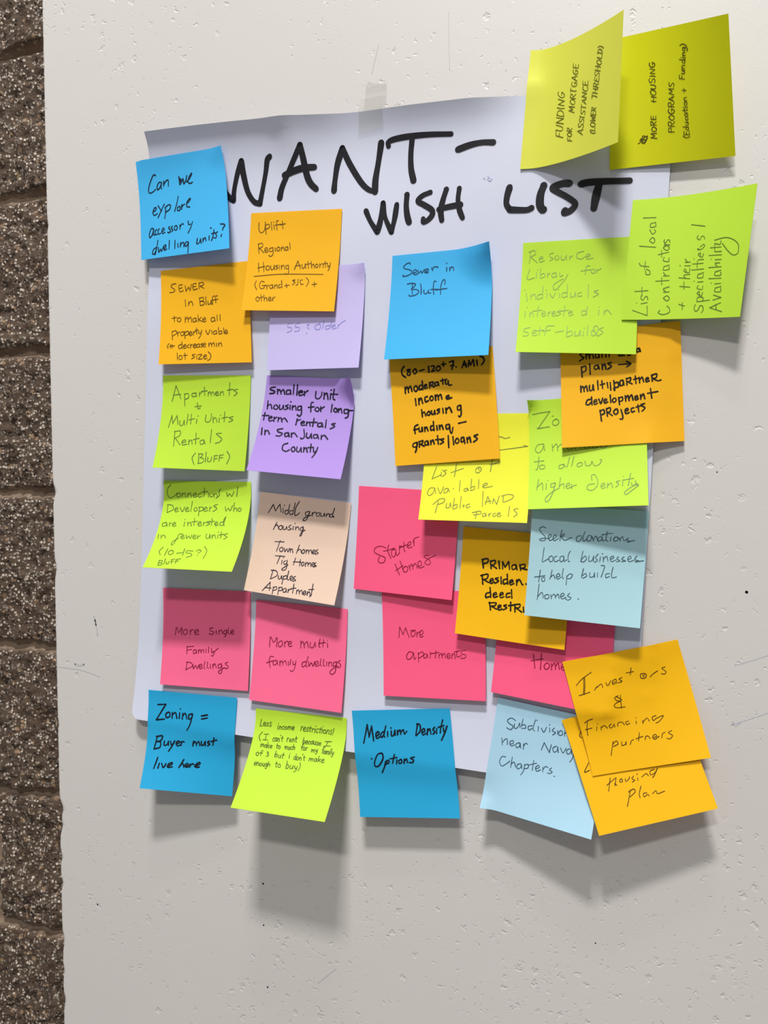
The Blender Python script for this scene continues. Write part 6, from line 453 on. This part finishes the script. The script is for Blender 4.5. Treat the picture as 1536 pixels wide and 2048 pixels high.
# ------------------------------------------------------------------ pen strokes
# letters as pen strokes on a 10-high grid (x-height 6, descenders to -4); '~' marks a rounded stroke
FONT = {
'a': (6, '~5,5 3,6.2 1,4.4 .6,2 2,0 4,1.4 5,5|5,6 5,1.6 6,.2'), 'b': (6, '1,10 1,0|~1,3.6 3,6 5,4.2 4.6,1 2.6,0 1,1'),
'c': (5.4, '~5,5 3,6.2 1,4.2 1,1.6 3,0 5.2,1'), 'd': (6, '~5,4.6 3,6 1,4.2 1,1.4 2.6,0 4.4,1.4 5,4|5.2,10 5,0'),
'e': (5.6, '~1,3 5,3.6 4.6,5.6 2.8,6.2 1,4.2 1,1.5 3,0 5.4,1.2'), 'f': (4.6, '~5.4,9 4.2,10.2 2.8,9 2.5,6 2.2,0|.4,5.6 4.8,5.9'),
'g': (6, '~5,5 3,6.2 1,4.2 1.4,1.4 3,.8 5,4 5,5.8|~5,6 5.2,0 4.2,-3.6 2.2,-4 1,-2.6'), 'h': (6, '1,10 1,0|~1,3.4 3,6 4.8,5 5,0'),
'i': (2.4, '1.2,6 1.2,0|1.3,8.2 1.4,8.7'), 'j': (3.6, '~3,6 3,-2 1.6,-4 0,-3|3,8.2 3.1,8.7'), 'k': (5.4, '1,10 1,0|4.8,6 1,2.6|2.2,3.6 5.2,0'),
'l': (2.6, '1.2,10 1.2,.6 2,0'), 'm': (8.6, '1,6 1,0|~1,3.4 2.8,6 4,4.6 4.2,0|~4.2,3.6 6,6 7.4,4.6 7.6,0'), 'n': (6, '1,6 1,0|~1,3.4 3,6 4.8,5 5,0'),
'o': (6, '~3.2,6.1 1,4.6 1,1.4 3,0 5,1.4 5.2,4.4 3.2,6.1'), 'p': (6, '1,6 1,-4|~1,4.2 3,6.2 5,4.6 4.8,1.4 2.8,0 1,.8'),
'q': (6, '~5,5 3,6 1,4.2 1.4,1 3,.6 5,4|5,6 5,-4'), 'r': (4.6, '1,6 1,0|~1,3.4 2.6,5.8 4.4,5.6'), 's': (5, '~4.6,5.2 3,6.2 1.4,5 2,3.6 4.2,2.4 4.4,.8 2.6,0 .8,.8'),
't': (4.8, '~2.4,9 2.3,3 2.6,.6 3.8,.2|.4,6.2 4.8,6.5'), 'u': (6, '~1,6 1,1.6 2.6,0 4.2,1.2 5,5|5,6 5,1 5.8,0'), 'v': (5.4, '.6,6 2.6,0 5,6.2'),
'w': (7.4, '~.6,6 1.2,1.6 2.4,0 3.6,3.4 3.8,5|~3.8,4 4.4,.6 5.6,0 6.8,4 6.8,6'), 'x': (5.6, '.8,6 5.2,0|5.2,6 .6,0'), 'y': (5.8, '~.8,6 1.6,2.4 3,1.4 4.6,3.4|~5.2,6 4,-1 2.4,-3.6 .8,-3.6'),
'z': (5.6, '.8,6 5,6 .8,0 5.2,0'),
'A': (7, '.4,0 3.4,10 6.4,0|1.4,3.6 5.4,3.9'), 'B': (6.4, '1,10 1,0|~1,10 4.8,9.2 4.2,6.2 1,5.3|~1,5.3 5.6,4.4 5,.9 .6,0'), 'C': (6.6, '~5.8,8.8 4.2,10 1.6,8 .8,4 2,.6 4.2,0 6.2,1.6'),
'D': (6.8, '1.2,10 1,0|~.6,9.8 4.8,8.6 6,4.6 4.2,.8 .8,0'), 'E': (5.8, '5.2,10 1,10 1,0 5.4,.2|1,5.2 4.6,5.4'), 'F': (5.8, '5.6,10.2 1,9.8 1,0|1,5.2 4.6,5.5'),
'G': (7, '~5.8,8.8 3.8,10 1.2,7 1.2,3 3.2,0 5.6,1.4 5.8,4.4|3.4,4.3 6.6,4.6'), 'H': (7, '1.2,10 1,0|5.8,10.2 5.8,0|.4,5 6.4,5.6'), 'I': (3, '1.5,10 1.4,0'),
'Ï': (5, '2.5,10 2.4,0|.4,9.8 4.6,10|.2,0 4.8,.2'), 'J': (5.6, '~4.8,10 4.8,2 3,0 1,1.6'), 'L': (5.6, '1.2,10 1,0 5.4,.3'), 'M': (8.4, '.8,0 1.6,10 4.2,3 6.8,10 7.4,0'), 'N': (7, '1,0 1.2,10 5.6,0 6,10'),
'O': (7, '~3.6,10 1,7.4 1,2.4 3.6,0 6,2.4 6.2,7.2 3.6,10'), 'P': (6.2, '1.2,10 1,0|~.6,9.6 5,9.6 5,5.8 1.2,4.6'), 'R': (6.4, '1.2,10 1,0|~.6,9.6 5,9.6 4.8,6 1.2,5|2.2,5 5.8,0'),
'S': (6, '~5.4,8.8 3.4,10 1.2,8.4 2,5.8 4.6,4 5,1.4 3,0 .6,1.2'), 'T': (6.4, '.2,9.8 6.2,10.2|3.2,10 3.2,0'), 'U': (6.6, '~1,10 1,2.6 3,0 5,2 5.8,10'),
'V': (6.4, '.6,10 3,0 5.8,10'), 'W': (9, '.6,10 2.4,0 4.4,7 6.4,0 8.4,10'), 'Y': (6.2, '.8,10 3,5|5.6,10 2.4,0'), 'Z': (6.6, '.8,9.8 5.8,10 .8,0 6,.4'),
'0': (6, '~3,10 1,7 1,2.6 3,0 5,2.6 5,7.4 3,10'), '1': (3.4, '1.6,10 1.4,0'), '2': (6, '~1,8 2.6,10 4.8,8.6 4,5 1,0|1,0 5.4,.2'), '3': (5.6, '~1,9 3,10 4.6,8 2.4,5.6|~2.4,5.6 5,4 4,.6 .8,.6'),
'5': (6, '1.6,9.6 1.2,5.6|~1.2,5.6 3.6,6.4 5,3.6 3.4,.2 .8,.6|1.6,9.6 5.4,10'), '7': (5.6, '.6,9.8 5,10 2,0|1.4,5 4.6,5.4'), '8': (6, '~4.8,8.6 3,10 1.4,8 3,5.6 5,2.6 3,0 1,2.2 3,5.4 4.8,8.6'),
'(': (3.4, '~2.8,11 1,7 1,2.6 2.6,-1.4'), ')': (3.4, '~.6,11 2.4,7 2.4,2.6 .6,-1.4'), '-': (5, '.8,4 4.4,4.4'), '+': (6, '3,8.4 2.8,1|.4,4.6 5.6,5'), '/': (4.4, '4,10.4 .6,-.6'),
'?': (5, '~.6,8.4 2.6,10 4.4,8.4 3.4,5.6 2.6,4|2.1,1.2 2.2,.6'), '!': (2.4, '1.4,10 1.2,3|1.1,.8 1.2,.3'), "'": (1.8, '1,10 .8,8'), '=': (6, '.8,6.2 5.2,6.8|.8,2.8 5.2,3.4'), ':': (3, '1.4,8 1.5,7.2|1.3,1 1.4,.2'),
'.': (2.2, '1,.6 1.2,.2'), '&': (7, '~5.6,9 3.4,9.4 1.6,7.4 3,5.4 5,5.4|~3,5.4 1,3 1.6,.6 4,.6 6.4,2.4|3.6,10.4 3.4,-.6'),
}
def catmull(P, n):
    P = np.array(P, float)
    if len(P) < 3: return np.array([P[0] + (P[-1] - P[0]) * k / n for k in range(n + 1)])
    Q = np.vstack([2 * P[0] - P[1], P, 2 * P[-1] - P[-2]])
    if np.allclose(P[0], P[-1]): Q[0], Q[-1] = P[-2], P[1]
    out = []
    for k in range(1, len(Q) - 2):
        a, b, c, d = Q[k - 1], Q[k], Q[k + 1], Q[k + 2]
        for s_ in range(n):
            t = s_ / n
            out.append(.5 * (2 * b + (c - a) * t + (2 * a - 5 * b + 4 * c - d) * t * t + (3 * b - 3 * c + d - a) * t ** 3))
    out.append(P[-1])
    return np.array(out)
def parse(s_):
    r = []
    for st in s_.split('|'):
        sm = st[0] == '~'
        r.append((sm, [tuple(float(x) for x in q.split(',')) for q in st.lstrip('~').split()]))
    return r
GLY = {k: (w, parse(s_)) for k, (w, s_) in FONT.items()}

XH = 5.3
def word_strokes(text, slant, joined, rnd):
    """pen strokes of one word in the unit box: x 0..1 along the base line, y in cap heights"""
    x, st, ends = 0.0, [], None
    for ch in text:
        w, gl = GLY[ch]
        sy = 1 + rnd.uniform(-.12, .10); dy = rnd.uniform(-.5, .4); dr = rnd.uniform(-.12, .12)
        low = ch.islower() and joined
        first = None
        for sm, pts in gl:
            pts = [(px, py * XH / 6 if py <= 6 else XH + (py - 6) * (10 - XH) / 4) for px, py in pts] if ch.islower() else pts
            q = [(x + px + (slant * 3 + dr) * py * .33 + rnd.uniform(-.28, .28), py * sy + dy + rnd.uniform(-.3, .3)) for px, py in pts]
            if pts[0] == pts[-1]: q[-1] = (q[0][0] + rnd.uniform(-.5, .3), q[0][1] + rnd.uniform(-.2, .5))
            if not sm and len(q) == 2:      # a quick pen line is never quite straight
                (ax, ay), (bx, by) = q; k = rnd.uniform(-.09, .09)
                q = [q[0], ((ax + bx) / 2 + k * (by - ay), (ay + by) / 2 - k * (bx - ax)), q[1]]; sm = True
            st.append((sm, q))
            if first is None: first = q[0]
        if low and ends is not None and first[1] < 6.6: st.append((True, [ends, ((ends[0] + first[0]) / 2, min(ends[1], first[1]) + .2), first]))
        ends = st[-1 if len(gl) == 1 else -len(gl)][1][-1] if low else None
        if low and len(gl) > 1 and ch in 'adhmnru': ends = st[-1][1][-1]
        x += w * rnd.uniform(.94, 1.06) + .5
    x -= .5
    return [(sm, [(px / x, py / 10.0) for px, py in q]) for sm, q in st]

def ribbon(strokes, sh, width, lift, seed, V, F):
    """flat ink lines lying on the sheet, round ends and corners"""
    rnd = random.Random(seed)
    for uvp in strokes:
        uvp = np.asarray(uvp, float)
        P = sh.at(uvp[:, 0], uvp[:, 1])
        keep = [0]
        for k in range(1, len(P)):
            if np.linalg.norm(P[k] - P[keep[-1]]) > 2e-4: keep.append(k)
        uvp = uvp[keep]; P = P[keep]
        e = .01
        Nn = np.cross(sh.at(uvp[:, 0] + e, uvp[:, 1]) - sh.at(uvp[:, 0] - e, uvp[:, 1]), sh.at(uvp[:, 0], uvp[:, 1] + e) - sh.at(uvp[:, 0], uvp[:, 1] - e))
        Nn /= np.linalg.norm(Nn, axis=1, keepdims=True) + 1e-15
        Nn[Nn[:, 1] > 0] *= -1
        P = P + Nn * lift
        w = width * rnd.uniform(.9, 1.1) / 2
        def disc(c, nrm, r):
            a = np.cross(nrm, (0, 0, 1)); a /= np.linalg.norm(a); b = np.cross(nrm, a)
            s0 = len(V)
            V.extend([c + r * (math.cos(t) * a + math.sin(t) * b) for t in np.linspace(0, 2 * math.pi, 11)[:-1]])
            F.append(tuple(range(s0, s0 + 10)))
        disc(P[0], Nn[0], w)
        if len(P) < 2: continue
        T = np.gradient(P, axis=0); T /= np.linalg.norm(T, axis=1, keepdims=True) + 1e-15
        D = np.diff(P, axis=0); D /= np.linalg.norm(D, axis=1, keepdims=True) + 1e-15
        ws = w * (1 + .10 * np.sin(np.linspace(0, 3 + rnd.random() * 4, len(P)) + rnd.random() * 6))
        disc(P[-1], Nn[-1], ws[-1])
        prev = None
        for k in range(len(P)):
            sharp = 0 < k < len(P) - 1 and np.dot(D[k - 1], D[k]) < .6
            if sharp: disc(P[k], Nn[k], ws[k])
        for k in range(len(P) - 1):
            t0 = T[k] if (0 < k and np.dot(D[k - 1], D[k]) >= .6) else D[k]
            t1 = T[k + 1] if (k + 1 < len(D) and np.dot(D[k], D[k + 1]) >= .6) else D[k]
            s0, s1 = np.cross(Nn[k], t0), np.cross(Nn[k + 1], t1)
            n0 = len(V)
            V.extend([P[k] - s0 * ws[k], P[k] + s0 * ws[k], P[k + 1] + s1 * ws[k + 1], P[k + 1] - s1 * ws[k + 1]])
            F.append((n0, n0 + 1, n0 + 2, n0 + 3))

def fix_winding(V, F):
    for k, f in enumerate(F):
        a, b, c = (np.asarray(V[i]) for i in f[:3])
        if np.cross(b - a, c - a)[1] > 0: F[k] = tuple(reversed(f))

def ink_obj(name, V, F, mat, parent):
    fix_winding(V, F)
    o = mesh_obj(name, V, F, mat, smooth=False)
    o.data.transform(Matrix.Translation(-parent.location))
    o.parent = parent
    return o

# ------------------------------------------------------------------ the big sheet
pd = SHEETS['poster']
poster = Sheet(pd['c'], nu=60, nv=72, extra=poster_wave)
pm = paper_mat('white_flip_chart_paper', (206, 210, 228), trans=0.10, rough=0.45, grain=0.03)
po = sheet_mesh('flip_chart_sheet', poster, pm, 0.0003, round_bottom=0.007)
tag(po, 'large white paper sheet headed WANT - WISH LIST, taped to the white wall', 'paper sheet')
black = ink_mat((26, 25, 29), 0.35)
def title_part(name, groups, seed):
    V, F = [], []
    for w, strs in groups:
        ribbon([catmull(s_, 10) for s_ in strs], poster, w * .001, .00035, seed, V, F)
    return ink_obj(name, V, F, black, po)
for k in range(4): title_part('heading_lettering', [pd['title'][k]], k + 1)

V, F = [], []
ribbon([catmull(s_, 4) for s_ in pd['smudge']], poster, .0006, .0003, 9, V, F)
ink_obj('ink_smudge', V, F, ink_mat((166, 166, 200)), po)

# ------------------------------------------------------------------ sticky notes
LIME, YEL, YEL2, OLIVE = (193, 230, 62), (238, 240, 58), (224, 226, 84), (222, 224, 8)
ORG, ORG2, PINK, PINK2 = (246, 188, 24), (246, 192, 4), (255, 114, 158), (255, 98, 143)
BLUE, BLUE2, LBLUE, LBLUE2 = (40, 173, 222), (70, 186, 240), (176, 216, 226), (176, 217, 236)
LAV, PUR, PEACH = (206, 196, 242), (181, 150, 226), (236, 209, 189)
INFO = {
'can_we': (BLUE2, 'bright blue sticky note asking Can we explore accessory dwelling units, beside the heading', 'blue'),
'sewer_o': (ORG, 'orange sticky note reading SEWER in Bluff to make all property viable', 'orange'),
'uplift': (ORG, 'orange sticky note reading Uplift Regional Housing Authority, underlined', 'orange'),
'older': (LAV, 'pale lavender sticky note reading 55 : older in faint violet, half under an orange note', 'lavender'),
'apart': (LIME, 'lime green sticky note reading Apartments + Multi Units Rentals (Bluff)', 'green'),
'smaller': (PUR, 'purple sticky note about smaller unit housing for long-term rentals', 'purple'),
'connect': (LIME, 'lime green sticky note reading Connections w/ Developers, its lower half curling out', 'green'),
'middle': (PEACH, 'peach sticky note listing Middle ground housing in dark cursive', 'peach'),
'single': (PINK, 'pink sticky note reading More single Family Dwellings', 'pink'),
'multi': (PINK, 'pink sticky note reading More multi family dwellings', 'pink'),
'zoning': (BLUE, 'blue sticky note reading Zoning = Buyer must live here', 'blue'),
'less': (LIME, 'lime green sticky note in small writing headed Less income restrictions, its bottom curling out', 'green'),
'medium': (BLUE, 'blue sticky note reading Medium Density Options over the sheet bottom edge', 'blue'),
'starter': (PINK2, 'pink sticky note reading Starter Homes in slanted writing', 'pink'),
'more_ap': (PINK2, 'pink sticky note reading More apartments, tucked under the Starter Homes note', 'pink'),
'primary': (ORG2, 'orange sticky note reading PRIMAR, Residen, deed in thick black, partly under a pale blue note', 'orange'),
'home': (PINK2, 'pink sticky note with only Home showing, mostly hidden under orange and pale blue notes', 'pink'),
'seek': (LBLUE, 'pale blue sticky note reading Seek donations Local businesses to help build homes', 'blue'),
'invest': (ORG2, 'tilted orange sticky note reading Investors & Financing partners', 'orange'),
'plan': (ORG2, 'tilted orange sticky note reading Housing Plan, mostly covered by the Investors note', 'orange'),
'subdiv': (LBLUE2, 'pale blue sticky note reading Subdivision near Chapters, beside the two tilted orange notes', 'blue'),
'listav': (YEL, 'yellow sticky note reading List of available Public LAND Parcels', 'yellow'),
'eighty': (ORG, 'orange sticky note reading moderate income housing funding in thick black', 'orange'),
'sewer_b': (BLUE2, 'bright blue sticky note reading Sewer in Bluff, with a curled upper right corner', 'blue'),
'resource': (LIME, 'lime green sticky note reading Resource Library for individuals interested in Self-builds', 'green'),
'locals': (LIME, 'lime green sticky note turned sideways reading List of local Contractors', 'green'),
'funding': (YEL2, 'bright yellow sticky note turned sideways reading FUNDING FOR MORTGAGE ASSISTANCE, its right side lifted', 'yellow'),
'morehou': (OLIVE, 'dark yellow sticky note turned sideways reading MORE HOUSING PROGRAMS', 'yellow'),
'small': (ORG, 'orange sticky note reading multipartner development projects in thick black', 'orange'),
'zo': (LIME, 'lime green sticky note reading to allow higher density, partly under an orange note', 'green'),
}
pmats = {}
placed = [poster]
for n, d in SHEETS.items():
    if n == 'poster': continue
    col, label, cname = INFO[n]
    if col not in pmats: pmats[col] = paper_mat(cname + '_note_paper', col)
    sh = Sheet(d['c'], d['g'], d['p'], d['k'], lower=placed)
    placed.append(sh)
    o = sheet_mesh('sticky_note', sh, pmats[col], 0.0002)
    tag(o, label, 'sticky note', 'sticky notes on the wish list')
    V, F = [], []
    rnd = random.Random(n)
    strs = [catmull(s_, 6) for s_ in d['s']]
    for t, u0, v0, u1, v1, hu, hv in d['t']:
        for sm, q in word_strokes(t, d['sl'], d['cur'], rnd):
            q = catmull(q, 7) if sm else np.array([np.array(q[k]) + (np.array(q[k + 1]) - np.array(q[k])) * s_ / 3 for k in range(len(q) - 1) for s_ in range(3)] + [np.array(q[-1])])
            xx, yy = q[:, 0:1], q[:, 1:2]
            strs.append(np.hstack([u0 + xx * (u1 - u0) + yy * hu, v0 + xx * (v1 - v0) + yy * hv]))
    # writing stops at the edge of the paper
    strs = [s_[(s_[:, 0] > .002) & (s_[:, 0] < .998) & (s_[:, 1] > .002) & (s_[:, 1] < .998)] for s_ in strs]
    strs = [s_ for s_ in strs if len(s_) > 1]
    ribbon(strs, sh, d['w'] * .001, .00016, n, V, F)
    ink_obj('handwriting', V, F, ink_mat(d['ink']), o)

# ------------------------------------------------------------------ tape over the top edge of the sheet
tm, nt, b, out = new_mat('clear_tape')
g = NT(nt)
b.inputs['Base Color'].default_value = srgb((205, 205, 200))
b.inputs['Roughness'].default_value = 0.22
tp = g.n('ShaderNodeBsdfTransparent', i_Color=(0.97, 0.97, 0.965, 1))
mx = g.n('ShaderNodeMixShader', i_0=0.09)
g.l(tp.outputs[0], mx.inputs[1]); g.l(b.outputs[0], mx.inputs[2]); g.l(mx.outputs[0], out.inputs['Surface'])
tape = Sheet([(-.2067, -.0007, 1.7897), (-.1912, -.0007, 1.7882), (-.1923, -.0007, 1.7547), (-.2121, -.0007, 1.7533)], nu=8, nv=30, lower=[poster])
to = sheet_mesh('tape', tape, tm, 0.00008, part='tape_film')
tag(to, 'short strip of clear tape holding the top edge of the white sheet to the wall', 'tape')

# ------------------------------------------------------------------ pencil and scuff marks on the wall
sm_, nt, b, out = new_mat('grey_scuff')
b.inputs['Base Color'].default_value = srgb((178, 176, 174)); b.inputs['Roughness'].default_value = 0.6
class Flat:
    def at(s, u, v): return np.stack([u, np.zeros_like(u), v], -1)
hole_m, nt, b, out = new_mat('dark_hole')
b.inputs['Base Color'].default_value = srgb((52, 48, 46)); b.inputs['Roughness'].default_value = 0.9
pen_m, nt, b, out = new_mat('faint_pen')
b.inputs['Base Color'].default_value = srgb((184, 183, 192)); b.inputs['Roughness'].default_value = 0.6
def scuff(name, pts, w, mat=None):
    V, F = [], []
    ribbon([catmull(pts, 8)], Flat(), w, .00012, name + str(w), V, F)
    mat = mat or sm_
    fix_winding(V, F)
    o = mesh_obj(name, V, F, mat, parent=wall, smooth=False)
    return o
scuff('scuff_mark', [[-0.452, 1.3936], [-0.4506, 1.3895], [-0.4493, 1.3816], [-0.4489, 1.3783]], 0.0009)
scuff('scuff_mark', [[-0.4511, 1.3907], [-0.4502, 1.3866]], 0.0016)
scuff('scuff_mark', [[-0.4887, 1.3491], [-0.4774, 1.3485], [-0.4647, 1.3476], [-0.4472, 1.3433]], 0.0005)
scuff('scuff_mark', [[-0.4722, 1.3526], [-0.4681, 1.3516], [-0.463, 1.3528]], 0.0016)
scuff('scuff_mark', [[-0.1973, 1.8155], [-0.1993, 1.8081], [-0.2024, 1.7963]], 0.0004)
scuff('scuff_mark', [[-0.1456, 1.8285], [-0.1454, 1.8097], [-0.1451, 1.7891]], 0.0004)
scuff('scuff_mark', [[-0.253, 1.1209], [-0.2471, 1.1263], [-0.238, 1.1345]], 0.0005)
scuff('pin_hole', [[0.04666, 1.43058], [0.04683, 1.43043]], 0.00171, hole_m)
scuff('pin_hole', [[-0.29869, 1.1912], [-0.29847, 1.19108]], 0.00147, hole_m)
scuff('pin_hole', [[-0.29875, 1.15833], [-0.29858, 1.1582]], 0.00106, hole_m)
scuff('pin_hole', [[-0.296, 1.10955], [-0.29583, 1.10942]], 0.00114, hole_m)
scuff('pin_hole', [[-0.04681, 1.18765], [-0.04667, 1.18753]], 0.00106, hole_m)
scuff('pin_hole', [[0.02898, 1.50697], [0.0291, 1.50684]], 0.00098, hole_m)
scuff('pin_hole', [[-0.4543, 1.15007], [-0.4541, 1.14993]], 0.00122, hole_m)
scuff('pen_mark', [[0.03789, 1.34462], [0.04614, 1.34823], [0.05489, 1.35216], [0.06066, 1.35487]], 0.00057, pen_m)
scuff('pen_mark', [[0.03877, 1.34664], [0.04026, 1.34418], [0.04321, 1.34637]], 0.00065, pen_m)
scuff('pen_mark', [[0.0401, 1.38351], [0.0489, 1.38662], [0.05903, 1.39073]], 0.00049, pen_m)
